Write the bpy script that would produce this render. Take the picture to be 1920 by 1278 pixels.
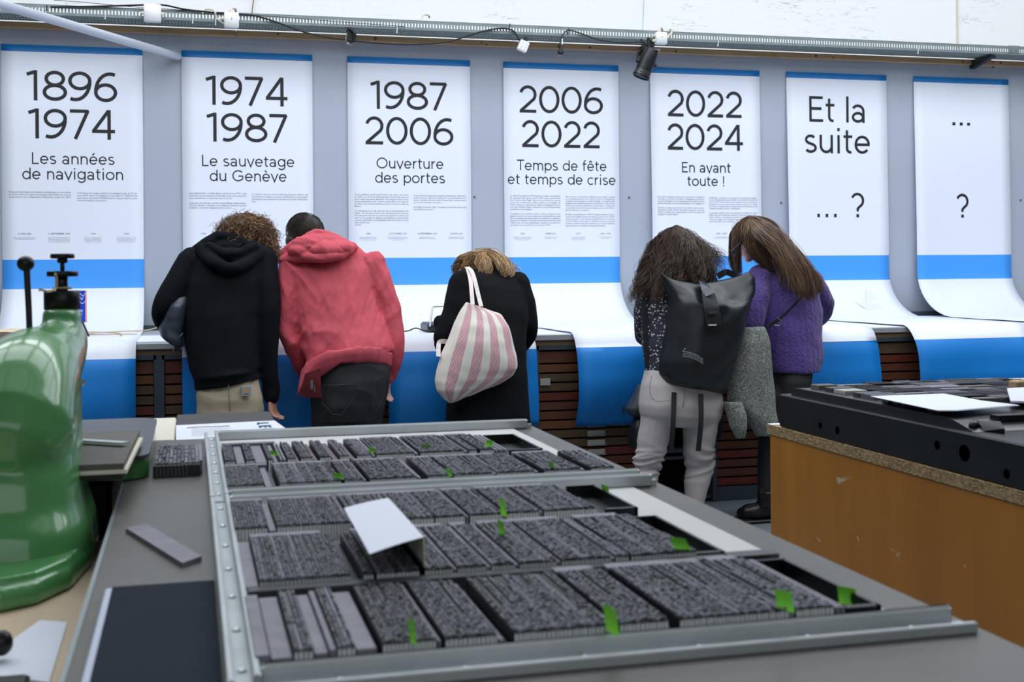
import bpy, math, random
from mathutils import Vector, Matrix, noise
for o in list(bpy.data.objects): bpy.data.objects.remove(o)
S = bpy.context.scene; C = S.collection
R = math.radians
random.seed(7)

# ------------------------------------------------------------------ camera, light, exposure
F, CX, CY, H = 2330.0, 960.0, 503.4, 1.40
ROLL, YAW = R(.44), math.atan(605/2330.0)
cd = bpy.data.cameras.new('camera'); cam = bpy.data.objects.new('camera', cd); C.objects.link(cam)
cd.sensor_width = 36; cd.lens = F*36/1920; cd.clip_start = .02; cd.clip_end = 100
cam.location = (0, 0, H)
cam.matrix_world = Matrix.Translation((0,0,H)) @ Matrix.Rotation(-YAW,4,'Z') @ Matrix.Rotation(R(90),4,'X') @ Matrix.Rotation(-ROLL,4,'Z')
cd.shift_y = -(639-CY)/1920
cd.dof.use_dof = True; cd.dof.focus_distance = 6.4; cd.dof.aperture_fstop = 10.0
S.camera = cam
S.view_settings.view_transform = 'Standard'; S.view_settings.look = 'None'
S.view_settings.gamma = 1; S.view_settings.use_curve_mapping = False
S.view_settings.exposure = -0.90
w = bpy.data.worlds.new('world'); S.world = w; w.use_nodes = True
w.node_tree.nodes['Background'].inputs[0].default_value = (.80,.90,1.0,1)
w.node_tree.nodes['Background'].inputs[1].default_value = .13
def skylight_or_fill(x, y, sx, sy, power, z=4.9, tilt=0):
    l = bpy.data.lights.new('skylight_or_fill','AREA'); l.shape = 'RECTANGLE'; l.size = sx; l.size_y = sy
    l.energy = power; l.color = (.90,.95,1.0)
    o = bpy.data.objects.new('skylight_or_fill', l); C.objects.link(o); o.location = (x,y,z); o.rotation_euler = (tilt,0,0)
for i in range(6):
    skylight_or_fill(-2.2+i*1.95, 6.3, 1.75, 1.7, 100, tilt=R(10))
    skylight_or_fill(-2.2+i*1.95, 3.9, 1.75, 2.2, 76, tilt=R(0))
    if i < 4: skylight_or_fill(-1.6+i*1.95, 1.1, 1.75, 1.9, 14)

skylight_or_fill(0, -2.6, 5.5, 2.0, 75, z=2.9, tilt=R(68))   # added fill lamp behind the camera for frontal light, no known window
def at(px, py, X=None, Y=None, Z=None):
    """point in the room seen at a pixel, on a plane X=, Y= or Z="""
    u, v = px-CX, py-CY; c, s = math.cos(ROLL), math.sin(ROLL)
    x, y = u*c-v*s, u*s+v*c
    d = (math.cos(YAW)*x+math.sin(YAW)*F, -math.sin(YAW)*x+math.cos(YAW)*F, -y)
    t = Y/d[1] if Y is not None else (Z-H)/d[2] if Z is not None else X/d[0]
    return Vector((d[0]*t, d[1]*t, H+d[2]*t))

# ------------------------------------------------------------------ helpers
def lin(c): return tuple((v/12.92 if v <= .04045 else ((v+.055)/1.055)**2.4) for v in [k/255 for k in c[:3]])+(1,)
def mat(name, rgb, rough=.6, metal=0, var=0, vscale=8, bump=0, bscale=60, bdist=.004, coat=0, stretch=(1,1,1), detail=4, sheen=0, spec=None):
    m = bpy.data.materials.new(name); m.use_nodes = True; nt = m.node_tree; N = nt.nodes; L = nt.links
    b = N['Principled BSDF']; b.inputs['Base Color'].default_value = lin(rgb); b.inputs['Roughness'].default_value = rough
    b.inputs['Metallic'].default_value = metal; b.inputs['Coat Weight'].default_value = coat; b.inputs['Coat Roughness'].default_value = .08
    if sheen: b.inputs['Sheen Weight'].default_value = sheen
    if spec is not None: b.inputs['Specular IOR Level'].default_value = spec
    tc = N.new('ShaderNodeTexCoord'); mp = N.new('ShaderNodeMapping'); L.new(tc.outputs['Object'], mp.inputs[0]); mp.inputs['Scale'].default_value = stretch
    if var:
        n = N.new('ShaderNodeTexNoise'); n.inputs['Scale'].default_value = vscale; n.inputs['Detail'].default_value = detail; L.new(mp.outputs[0], n.inputs[0])
        cr = N.new('ShaderNodeValToRGB'); c = lin(rgb)
        cr.color_ramp.elements[0].position = .3; cr.color_ramp.elements[1].position = .7
        cr.color_ramp.elements[0].color = tuple(v*(1-var) for v in c[:3])+(1,); cr.color_ramp.elements[1].color = tuple(min(1,v*(1+var)) for v in c[:3])+(1,)
        L.new(n.outputs[0], cr.inputs[0]); L.new(cr.outputs[0], b.inputs['Base Color'])
    if bump:
        n2 = N.new('ShaderNodeTexNoise'); n2.inputs['Scale'].default_value = bscale; n2.inputs['Detail'].default_value = 5; L.new(mp.outputs[0], n2.inputs[0])
        bp = N.new('ShaderNodeBump'); bp.inputs['Strength'].default_value = bump; bp.inputs['Distance'].default_value = bdist
        L.new(n2.outputs[0], bp.inputs['Height']); L.new(bp.outputs[0], b.inputs['Normal'])
    return m
def tag(o, label=None, cat=None, group=None, kind=None):
    if label: o['label'] = label
    if cat: o['category'] = cat
    if group: o['group'] = group
    if kind: o['kind'] = kind
    return o
def empty(name, loc=(0,0,0), **k):
    o = bpy.data.objects.new(name, None); C.objects.link(o); o.location = loc; o.empty_display_size = .05
    return tag(o, **k)
def ax3(d):
    d = d.normalized(); a = Vector((0,0,1)) if abs(d.z) < .9 else Vector((1,0,0))
    u = d.cross(a).normalized(); return u, d.cross(u).normalized()
class MB:
    def __init__(s): s.v=[]; s.f=[]; s.m=[]; s.uv={}
    def add(s, vs, fs, m=0):
        b=len(s.v); s.v += [tuple(v) for v in vs]; s.f += [tuple(b+i for i in f) for f in fs]; s.m += [m]*len(fs)
    def box(s, x0,x1,y0,y1,z0,z1, m=0, open_bottom=False):
        vs=[(x,y,z) for z in (z0,z1) for y in (y0,y1) for x in (x0,x1)]
        fs=[(4,5,7,6),(0,1,5,4),(2,6,7,3),(0,4,6,2),(1,3,7,5)]
        if not open_bottom: fs.append((0,2,3,1))
        s.add(vs,fs,m)
    def bevbox(s,x0,x1,y0,y1,z0,z1,b,m=0):
        rs=[]
        for z,i in ((z0,b),(z0+b,0),(z1-b,0),(z1,b)):
            a0,a1,c0,c1=x0+i,x1-i,y0+i,y1-i
            rs.append([(a0+b,c0,z),(a1-b,c0,z),(a1,c0+b,z),(a1,c1-b,z),(a1-b,c1,z),(a0+b,c1,z),(a0,c1-b,z),(a0,c0+b,z)])
        s.rings(rs,m=m)
    def quad(s,a,b,c,d,m=0): s.add([a,b,c,d],[(0,1,2,3)],m)
    def rings(s, rs, m=0, cap=True, closed=True):
        n=len(rs[0]); vs=[p for r in rs for p in r]; fs=[]
        for i in range(len(rs)-1):
            for j in range(n if closed else n-1):
                k=(j+1)%n; fs.append((i*n+j,i*n+k,(i+1)*n+k,(i+1)*n+j))
        if cap: fs.append(tuple(range(n-1,-1,-1))); fs.append(tuple((len(rs)-1)*n+j for j in range(n)))
        s.add(vs,fs,m)
    def tube(s, pts, rad, n=8, m=0, round_ends=False, flat=1, fax=None):
        pts=[Vector(p) for p in pts]
        if not hasattr(rad,'__len__'): rad=[rad]*len(pts)
        rad=list(rad)
        if round_ends:
            d0=(pts[0]-pts[1]).normalized(); d1=(pts[-1]-pts[-2]).normalized(); p0,p1,r0,r1=pts[0],pts[-1],rad[0],rad[-1]
            st=[math.sin(R(a)) for a in (88,65,35)]; ct=[math.cos(R(a)) for a in (88,65,35)]
            pts=[p0+d0*r0*q for q in st]+pts+[p1+d1*r1*q for q in st[::-1]]
            rad=[r0*q for q in ct]+rad+[r1*q for q in ct[::-1]]
        rs=[]; u=None
        for i,p in enumerate(pts):
            d=(pts[min(i+1,len(pts)-1)]-pts[max(i-1,0)])
            if d.length<1e-9: d=Vector((0,0,1))
            d.normalize()
            if u is None: u = (Vector(fax)-d*d.dot(Vector(fax))).normalized() if fax else ax3(d)[0]
            else:
                u = u-d*u.dot(d)
                u = u.normalized() if u.length>1e-6 else ax3(d)[0]
            v=d.cross(u)
            rs.append([p+(u*math.cos(a)+v*math.sin(a)*flat)*rad[i] for a in [2*math.pi*k/n for k in range(n)]])
        s.rings(rs,m)
    def ell(s, c, r, n=14, m=0, rot=None):
        c=Vector(c); rs=[]
        for i in range(n//2+1):
            t=math.pi*i/(n//2); t=min(max(t,.03),math.pi-.03)
            ring=[]
            for k in range(n):
                a=2*math.pi*k/n; p=Vector((r[0]*math.sin(t)*math.cos(a), r[1]*math.sin(t)*math.sin(a), -r[2]*math.cos(t)))
                if rot: p=rot@p
                ring.append(c+p)
            rs.append(ring)
        s.rings(rs,m)
    def lathe(s, c, prof, n=24, m=0, axis=(0,0,1)):
        c=Vector(c); a=Vector(axis).normalized(); u,v=ax3(a); rs=[]
        for r,z in prof: rs.append([c+a*z+(u*math.cos(t)+v*math.sin(t))*max(r,1e-4) for t in [2*math.pi*k/n for k in range(n)]])
        s.rings(rs,m)
    def prism(s, poly, z0, z1, m=0):
        s.rings([[(x,y,z0) for x,y in poly],[(x,y,z1) for x,y in poly]],m)
    def mesh(s,name,mats,smooth=False):
        me=bpy.data.meshes.new(name); me.from_pydata(s.v,[],s.f)
        if not hasattr(mats,'__len__'): mats=[mats]
        for q in mats: me.materials.append(q)
        me.polygons.foreach_set('material_index',s.m)
        me.polygons.foreach_set('use_smooth',[smooth]*len(s.f)); me.update(); return me
    def build(s,name,mats,parent=None,smooth=False,loc=None,**k):
        o=bpy.data.objects.new(name,s.mesh(name,mats,smooth)); C.objects.link(o)
        if parent: 
            o.parent=parent; o.matrix_parent_inverse=Matrix.Translation(-Vector(parent.location))
        if smooth: 
            try: o.data.set_sharp_from_angle(angle=R(50))
            except Exception: pass
        return tag(o,**k)
def blob(mb, name, m, parent=None, voxel=.009, smooth=6, disp=None, **k):
    """one continuous surface grown around the shapes in mb"""
    o = mb.build(name, m, None)
    r = o.modifiers.new('r','REMESH'); r.mode='VOXEL'; r.voxel_size=voxel; r.use_smooth_shade=True
    if smooth:
        q = o.modifiers.new('s','SMOOTH'); q.factor=.5; q.iterations=smooth
    dg = bpy.context.evaluated_depsgraph_get(); dg.update()
    me = bpy.data.meshes.new_from_object(o.evaluated_get(dg)); old=o.data
    o.modifiers.clear(); o.data = me; me.name=name; bpy.data.meshes.remove(old)
    if not me.materials: me.materials.append(m)
    if disp:
        vs=[v.co.copy() for v in me.vertices]; ns=[v.normal.copy() for v in me.vertices]
        for v,co,n in zip(me.vertices,vs,ns): v.co = co + n*disp(co,n)
    me.polygons.foreach_set('use_smooth',[True]*len(me.polygons)); me.update()
    if parent:
        o.parent=parent; o.matrix_parent_inverse=Matrix.Translation(-Vector(parent.location))
    return tag(o,**k)
def folds(amp, sx, sy, sz, seed=0, sharp=2.0, dirx=0):
    def f(co,n):
        p=Vector((co.x*sx+dirx*co.z*sx+seed, co.y*sy, co.z*sz))
        a=1-abs(noise.noise(p))*sharp; b=noise.noise(p*2.3+Vector((5,5,5)))
        return amp*(a*.8+b*.5-.3)
    return f
def crease(amp, across, along, ang, seed=0, fine=.35):
    ca,sa=math.cos(R(ang)),math.sin(R(ang))
    def f(co,n):
        a=(co.x*ca+co.z*sa)*across; b=(-co.x*sa+co.z*ca)*along
        w=noise.noise(Vector((co.x*2.5+seed,co.z*2.5,co.y*2)))*1.2
        p=Vector((a+w,b+w*.5,seed*1.7+co.y*1.5)); r=1-abs(noise.noise(p))*2.6
        q=1-abs(noise.noise(Vector((a*2.4,b*2.4,seed+9))))*2.6
        m_=.5+noise.noise(Vector((co.x*3,co.z*3,seed+30)))
        return amp*(max(r,-.3)*max(.15,m_)+fine*max(q,-.2)*max(.1,m_)-.3)
    return f
def spl(pts, n=8):
    """Catmull-Rom through points"""
    P=[Vector(p) for p in pts]; P=[P[0]*2-P[1]]+P+[P[-1]*2-P[-2]]; out=[]
    for i in range(1,len(P)-2):
        for k in range(n):
            t=k/n; a,b,c,d=P[i-1],P[i],P[i+1],P[i+2]
            out.append(.5*((2*b)+(c-a)*t+(2*a-5*b+4*c-d)*t*t+(3*b-a-3*c+d)*t**3))
    out.append(P[-2]); return out

# ------------------------------------------------------------------ materials
M=dict(
 paper=mat('paper',(226,231,244),.6), paper_warm=mat('paper_warm',(232,226,205),.7),
 ink=mat('ink',(24,26,30),.6), ink_small=mat('ink_small',(95,100,115),.7),
 blue_band=mat('blue_band',(66,156,244),.55), blue_deep=mat('blue_deep',(0,126,212),.5), blue_tape=mat('blue_tape',(0,116,190),.5),
 faint=mat('faint_grey_print',(218,222,234),.6), print_grey=mat('print_grey',(170,175,185),.6),
 panel=mat('grey_panel',(164,172,187),.5,var=.03,vscale=2), plaster=None,
 pine=mat('pine',(178,148,112),.6,var=.18,vscale=3,stretch=(1,8,20)), knot=mat('knot',(95,62,38),.6),
 galv=mat('galvanised_steel',(122,134,134),.5,.35,var=.1,vscale=20), white_plastic=mat('white_plastic',(225,228,230),.4),
 cream_plastic=mat('cream_plastic',(215,208,190),.45), black_rubber=mat('black_rubber',(20,20,22),.5), dark_metal=mat('dark_metal',(30,32,36),.4,.3),
 pole_paint=mat('pole_paint',(185,192,205),.3,.2), copper=mat('copper',(120,60,40),.5),
 floor=mat('floor',(104,112,120),.35,var=.08,vscale=3), 
 worktop=mat('worktop',(160,165,172),.45,.1), steel_blue=mat('steel_blue',(62,74,86),.5,.2,var=.1,vscale=6),
 drawer=[mat('drawer_wood_a',(92,50,30),.55,var=.25,vscale=4,stretch=(1,1,14)),mat('drawer_wood_b',(104,62,34),.55,var=.25,vscale=4,stretch=(1,1,14)),mat('drawer_wood_c',(84,66,44),.6,var=.25,vscale=4,stretch=(1,1,14)),mat('drawer_wood_d',(100,42,26),.5,var=.2,vscale=4,stretch=(1,1,14))],
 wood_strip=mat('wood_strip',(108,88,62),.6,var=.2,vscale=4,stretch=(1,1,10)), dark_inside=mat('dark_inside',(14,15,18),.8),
 chrome=mat('handle_metal',(150,152,155),.3,.9), card_label=mat('card_label',(168,166,160),.6),
 iron=mat('table_iron',(94,91,88),.40,.3,var=.18,vscale=3.5,spec=.4,bump=.05,bscale=40), iron_edge=mat('iron_edge',(150,160,165),.35,.7),
 iron_dark=mat('slab_iron',(38,41,44),.38,.4,var=.25,vscale=6,bump=.08,bscale=30), hole=mat('hole',(6,6,7),.9),
 plate=mat('galley_plate',(62,64,68),.35,.6,var=.2,vscale=8), alu=mat('aluminium',(188,194,196),.36,.55,var=.1,vscale=10,bump=.04,bscale=50),
 rivet=mat('rivet',(205,210,212),.3,.8), lead_light=mat('lead_light',(122,120,130),.5,.4,var=.15,vscale=40),
 slug=[mat('type_metal_a',(38,39,46),.45,.55,var=.28,vscale=240),mat('type_metal_b',(84,84,90),.42,.55,var=.3,vscale=240),mat('type_metal_c',(130,132,142),.38,.55,var=.25,vscale=240),mat('type_end_lit',(205,208,208),.6,.0)],  # last entry is paler metal, frontal light put into the colour of slug ends
 type_side=mat('type_side',(140,142,142),.5,.5), purple_wood=mat('stained_furniture',(96,78,92),.6,var=.1,vscale=20),
 galley=mat('black_galley',(20,24,27),.35,.5), galley_teal=mat('galley_bottom',(44,54,58),.35,.6),
 backing=mat('backing_board',(205,205,205),.75,var=.04,vscale=10), green_flag=mat('green_paper',(146,244,74),.6),
 slate=mat('slate_sheet',(38,46,57),.95,var=.06,vscale=4,spec=.15), white_edge=mat('white_edge',(190,200,222),.5),
 green=mat('green_enamel',(84,148,88),.28,0,var=.08,vscale=5,coat=.55), green_dark=mat('green_enamel_dark',(58,116,60),.25,0,coat=.6),
 black_iron=mat('black_iron',(24,24,26),.35,.4), twine=mat('twine',(200,180,150),.9), tan_wood=mat('tan_wood',(206,184,156),.6,var=.1,vscale=3,stretch=(8,1,1)),
 pale_wood=mat('pale_wood',(222,216,200),.6,var=.04,vscale=6), grey_board=mat('grey_board',(98,95,92),.8,var=.04,vscale=20),
 black_cloth=mat('black_cloth_top',(40,38,42),.6,var=.1,vscale=5,stretch=(2,10,1)), poster_blue=mat('poster_blue',(20,70,120),.6),
 chip=None, box_wood=None, skin=mat('skin',(205,150,130),.5,var=.06,vscale=30), skin2=mat('skin_light',(222,178,165),.5),
 board_blue=mat('sign_blue',(0,60,190),.4), orange_edge=mat('sign_edge',(225,160,140),.6),
)
def nodes(name):
    m=bpy.data.materials.new(name); m.use_nodes=True; return m,m.node_tree.nodes,m.node_tree.links,m.node_tree.nodes['Principled BSDF']
def ramp(N,stops,interp='LINEAR'):
    c=N.new('ShaderNodeValToRGB'); c.color_ramp.interpolation=interp
    e=c.color_ramp.elements
    while len(e)<len(stops): e.new(.5)
    for q,(p,col) in zip(e,stops): q.position=p; q.color=lin(col)
    return c
def m_plaster():
    m,N,L,b=nodes('white_plaster'); b.inputs['Roughness'].default_value=.8
    tc=N.new('ShaderNodeTexCoord'); mp=N.new('ShaderNodeMapping'); mp.inputs['Scale'].default_value=(1.2,1,9); L.new(tc.outputs['Object'],mp.inputs[0])
    n=N.new('ShaderNodeTexNoise'); n.inputs['Scale'].default_value=2.2; n.inputs['Detail'].default_value=8; n.inputs['Distortion'].default_value=.3; L.new(mp.outputs[0],n.inputs[0])
    c=ramp(N,[(0,(232,234,236)),(.488,(232,234,236)),(.5,(176,180,188)),(.508,(232,234,236)),(1,(232,234,236))]); L.new(n.outputs[0],c.inputs[0])
    # cracks only in patches
    n3=N.new('ShaderNodeTexNoise'); n3.inputs['Scale'].default_value=1.6; L.new(tc.outputs['Object'],n3.inputs[0])
    k=ramp(N,[(.53,(0,0,0)),(.60,(255,255,255))]); L.new(n3.outputs[0],k.inputs[0])
    mx=N.new('ShaderNodeMixRGB'); mx.inputs[1].default_value=lin((232,234,236)); L.new(k.outputs[0],mx.inputs[0]); L.new(c.outputs[0],mx.inputs[2]); L.new(mx.outputs[0],b.inputs['Base Color'])
    n2=N.new('ShaderNodeTexNoise'); n2.inputs['Scale'].default_value=25; n2.inputs['Detail'].default_value=6; L.new(tc.outputs['Object'],n2.inputs[0])
    bp=N.new('ShaderNodeBump'); bp.inputs['Strength'].default_value=.3; bp.inputs['Distance'].default_value=.008; L.new(n2.outputs[0],bp.inputs['Height']); L.new(bp.outputs[0],b.inputs['Normal'])
    return m
def m_chip():
    m,N,L,b=nodes('chipboard'); b.inputs['Roughness'].default_value=.85
    tc=N.new('ShaderNodeTexCoord'); v=N.new('ShaderNodeTexVoronoi'); v.inputs['Scale'].default_value=240; mp=N.new('ShaderNodeMapping'); mp.inputs['Scale'].default_value=(1,.5,1.4)
    L.new(tc.outputs['Object'],mp.inputs[0]); L.new(mp.outputs[0],v.inputs[0])
    c=ramp(N,[(0,(84,66,42)),(.5,(148,122,84)),(1,(190,168,128))]); L.new(v.outputs['Color'],c.inputs[0]); L.new(c.outputs[0],b.inputs['Base Color']); return m
def m_boxwood():
    m,N,L,b=nodes('varnished_box_wood'); b.inputs['Roughness'].default_value=.45
    tc=N.new('ShaderNodeTexCoord'); n=N.new('ShaderNodeTexNoise'); n.inputs['Scale'].default_value=2.5; n.inputs['Detail'].default_value=6; mp=N.new('ShaderNodeMapping'); mp.inputs['Scale'].default_value=(3,3,.5)
    L.new(tc.outputs['Object'],mp.inputs[0]); L.new(mp.outputs[0],n.inputs[0])
    c=ramp(N,[(.25,(158,100,24)),(.75,(182,120,36))]); L.new(n.outputs[0],c.inputs[0])
    n2=N.new('ShaderNodeTexNoise'); n2.inputs['Scale'].default_value=5; n2.inputs['Detail'].default_value=9; n2.inputs['Distortion'].default_value=1.2; mp2=N.new('ShaderNodeMapping'); mp2.inputs['Scale'].default_value=(1,1.2,3); mp2.inputs['Rotation'].default_value=(.6,0,0)
    L.new(tc.outputs['Object'],mp2.inputs[0]); L.new(mp2.outputs[0],n2.inputs[0])
    k=ramp(N,[(.68,(0,0,0)),(.73,(255,255,255))]); L.new(n2.outputs[0],k.inputs[0])
    mx=N.new('ShaderNodeMixRGB'); mx.inputs[2].default_value=lin((196,172,140)); L.new(k.outputs[0],mx.inputs[0]); L.new(c.outputs[0],mx.inputs[1]); L.new(mx.outputs[0],b.inputs['Base Color']); return m
def m_floral():
    m,N,L,b=nodes('floral_cloth'); b.inputs['Roughness'].default_value=.8
    tc=N.new('ShaderNodeTexCoord'); v=N.new('ShaderNodeTexVoronoi'); v.inputs['Scale'].default_value=62; L.new(tc.outputs['Object'],v.inputs[0])
    c=ramp(N,[(0,(205,198,190)),(.26,(190,185,185)),(.34,(26,28,48)),(1,(22,24,42))]); L.new(v.outputs['Distance'],c.inputs[0])
    v2=N.new('ShaderNodeTexVoronoi'); v2.inputs['Scale'].default_value=150; L.new(tc.outputs['Object'],v2.inputs[0])
    c2=ramp(N,[(0,(150,150,165)),(.16,(110,112,130)),(.24,(0,0,0)),(1,(0,0,0))]); L.new(v2.outputs['Distance'],c2.inputs[0])
    mx=N.new('ShaderNodeMixRGB'); mx.blend_type='LIGHTEN'; mx.inputs[0].default_value=1; L.new(c.outputs[0],mx.inputs[1]); L.new(c2.outputs[0],mx.inputs[2]); L.new(mx.outputs[0],b.inputs['Base Color']); return m
def m_tweed():
    m,N,L,b=nodes('tweed'); b.inputs['Roughness'].default_value=.95
    tc=N.new('ShaderNodeTexCoord'); n=N.new('ShaderNodeTexNoise'); n.inputs['Scale'].default_value=170; n.inputs['Detail'].default_value=3; n.inputs['Distortion'].default_value=1.5; L.new(tc.outputs['Object'],n.inputs[0])
    c=ramp(N,[(.36,(58,62,62)),(.5,(122,127,123)),(.64,(186,190,184))]); L.new(n.outputs[0],c.inputs[0]); L.new(c.outputs[0],b.inputs['Base Color'])
    bp=N.new('ShaderNodeBump'); bp.inputs['Strength'].default_value=.6; bp.inputs['Distance'].default_value=.01; L.new(n.outputs[0],bp.inputs['Height']); L.new(bp.outputs[0],b.inputs['Normal']); return m
def m_knit(name,rgb):
    m,N,L,b=nodes(name); b.inputs['Roughness'].default_value=.9; b.inputs['Base Color'].default_value=lin(rgb); b.inputs['Sheen Weight'].default_value=.25
    tc=N.new('ShaderNodeTexCoord'); wv=N.new('ShaderNodeTexWave'); wv.inputs['Scale'].default_value=9; wv.inputs['Distortion'].default_value=6; wv.inputs['Detail'].default_value=3; wv.inputs['Detail Scale'].default_value=5; L.new(tc.outputs['Object'],wv.inputs[0])
    n=N.new('ShaderNodeTexNoise'); n.inputs['Scale'].default_value=220; L.new(tc.outputs['Object'],n.inputs[0])
    ad=N.new('ShaderNodeMath'); ad.operation='ADD'; L.new(wv.outputs['Fac'],ad.inputs[0]); L.new(n.outputs[0],ad.inputs[1])
    bp=N.new('ShaderNodeBump'); bp.inputs['Strength'].default_value=.55; bp.inputs['Distance'].default_value=.012; L.new(ad.outputs[0],bp.inputs['Height']); L.new(bp.outputs[0],b.inputs['Normal']); return m
def m_stripes():
    m,N,L,b=nodes('striped_canvas'); b.inputs['Roughness'].default_value=.85
    uv=N.new('ShaderNodeUVMap'); sx=N.new('ShaderNodeSeparateXYZ'); L.new(uv.outputs[0],sx.inputs[0])
    def mth(op,a,bv):
        q=N.new('ShaderNodeMath'); q.operation=op
        for i,z in enumerate((a,bv)):
            if z is None: continue
            if hasattr(z,'is_linked') or hasattr(z,'links'): L.new(z,q.inputs[i])
            else: q.inputs[i].default_value=z
        return q.outputs[0]
    u=sx.outputs[0]
    band=mth('GREATER_THAN',mth('FRACT',mth('MULTIPLY',u,4.3),None),.46)
    line=mth('GREATER_THAN',mth('FRACT',mth('MULTIPLY',u,62),None),.58)
    both=mth('MULTIPLY',band,line)
    m1=N.new('ShaderNodeMixRGB'); m1.inputs[1].default_value=lin((226,222,212)); m1.inputs[2].default_value=lin((224,198,204)); L.new(band,m1.inputs[0])
    m2=N.new('ShaderNodeMixRGB'); L.new(both,m2.inputs[0]); L.new(m1.outputs[0],m2.inputs[1]); m2.inputs[2].default_value=lin((172,88,104)); L.new(m2.outputs[0],b.inputs['Base Color']); return m
M['plaster']=m_plaster(); M['chip']=m_chip(); M['box_wood']=m_boxwood(); M['floral']=m_floral(); M['tweed']=m_tweed(); M['purple']=m_knit('purple_knit',(84,62,138)); M['stripes']=m_stripes()
M['hoodie']=mat('navy_fleece',(12,15,21),.9,bump=.12,bscale=90,spec=.15); M['chino']=mat('tan_twill',(168,156,134),.85,bump=.15,bscale=120)
M['red']=mat('washed_red_cotton',(192,76,90),.8,var=.09,vscale=7,bump=.9,bscale=6,bdist=.02,stretch=(1.7,1,.8)); M['red_rib']=mat('red_rib',(190,78,92),.85,var=.06,vscale=14,bump=.3,bscale=100,stretch=(3,3,.2)); M['red_inside']=mat('red_lining',(96,16,28),.8)
M['black_jeans']=mat('black_denim',(30,31,35),.8,var=.25,vscale=9,bump=.15,bscale=160); M['coat']=mat('black_wool',(11,12,17),.9,bump=.1,bscale=200,spec=.2)
M['light_jeans']=mat('pale_grey_denim',(178,172,172),.85,var=.05,vscale=12,bump=.15,bscale=150); M['black_leggings']=mat('black_trousers',(18,18,22),.75)
M['tarp']=mat('black_tarpaulin',(24,29,34),.38,0,var=.1,vscale=6,bump=.1,bscale=12); M['strap']=mat('black_webbing',(18,20,24),.7)
M['boot']=mat('black_leather',(20,19,21),.35); M['puffer']=mat('slate_nylon',(46,54,66),.5,bump=.1,bscale=30); M['navy_lining']=mat('navy_lining',(20,28,80),.6)
M['eye']=mat('eye',(235,235,235),.3); M['glasses']=mat('glasses_frame',(30,40,70),.3)
def glass(name):
    m,N,L,b=nodes(name); b.inputs['Transmission Weight'].default_value=1; b.inputs['Roughness'].default_value=.02; b.inputs['IOR'].default_value=1.1; return m
M['lens']=glass('lens_glass')
def hairm(name,rgb,var=.4): return mat(name,rgb,.6 if 'dark' in name else .48,var=var,vscale=14,sheen=.1)
M['hair_curly']=hairm('hair_curly_brown',(128,92,58)); M['hair_dark']=hairm('hair_dark',(46,40,36)); M['hair_blond']=hairm('hair_dark_blond',(168,134,92),.5); M['hair_brown']=hairm('hair_brown',(90,70,58),.35); M['hair_long']=hairm('hair_long_brown',(112,86,66),.4)

def tones(name,rgb): return [hairm(name,rgb,.3),hairm(name+'_dark',tuple(v*.68 for v in rgb),.3),hairm(name+'_light',tuple(min(255,v*1.28) for v in rgb),.25)]
HT={k:tones(k,c) for k,c in dict(hair_curly=(112,80,50),hair_dark=(46,38,33),hair_blond=(158,124,82),hair_brown=(76,56,44),hair_long=(102,76,56)).items()}
# ------------------------------------------------------------------ setting
YW=8.43
m=MB(); m.box(-5,11,-2.5,8.9,-.05,0); m.build('floor',M['floor'],kind='structure')
m=MB(); m.box(-4,10.5,YW+.005,YW+.05,0,2.985); m.build('wall_back',M['panel'],kind='structure')
m=MB(); m.box(-4,10.5,YW+.09,YW+.2,2.5,4.2); m.build('wall_upper',M['plaster'],kind='structure')
# joints and small screw heads of the panelling
m=MB()
for px,py in [(268,362),(890,369),(1180,370),(1465,380),(1914,375),(1862,126)]:
    p=at(px,py,Y=YW); m.lathe(p,[(.001,-.004),(.005,-.003),(.007,.004)],8,axis=(0,1,0))
m.build('trim_1',M['knot'],kind='structure')
# timber batten along the top of the panelling, in lengths
for i,(a,b) in enumerate([(-4,.31),(.312,4.2),(4.202,10.5)]):
    m=MB(); m.bevbox(a,b,YW-.022,YW+.03,2.948,2.99,.003)
    for k in range(max(3,int((b-a)*2.1))):
        x=random.uniform(a+.1,b-.1)
        if -1.2<x<7: m.lathe((x,YW-.0215,2.968+random.uniform(-.008,.008)),[(.001,-.0015),(random.uniform(.006,.012),-.0005),(.012,.002)],10,1,axis=(0,1,0))
    m.build('trim_%d'%(i+2),[M['pine'],M['knot']],kind='structure')
# ledge behind the worktop
m=MB(); m.box(-4,10.5,8.36,YW,1.018,1.05); m.build('trim_5',M['steel_blue'],kind='structure')
# seam and strip of the upper wall
p=at(1796,40,Y=YW+.08); m=MB(); m.box(p.x-.006,p.x+.006,YW+.078,YW+.0895,3.1,3.9); m.build('trim_6',M['cream_plastic'],kind='structure')

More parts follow.
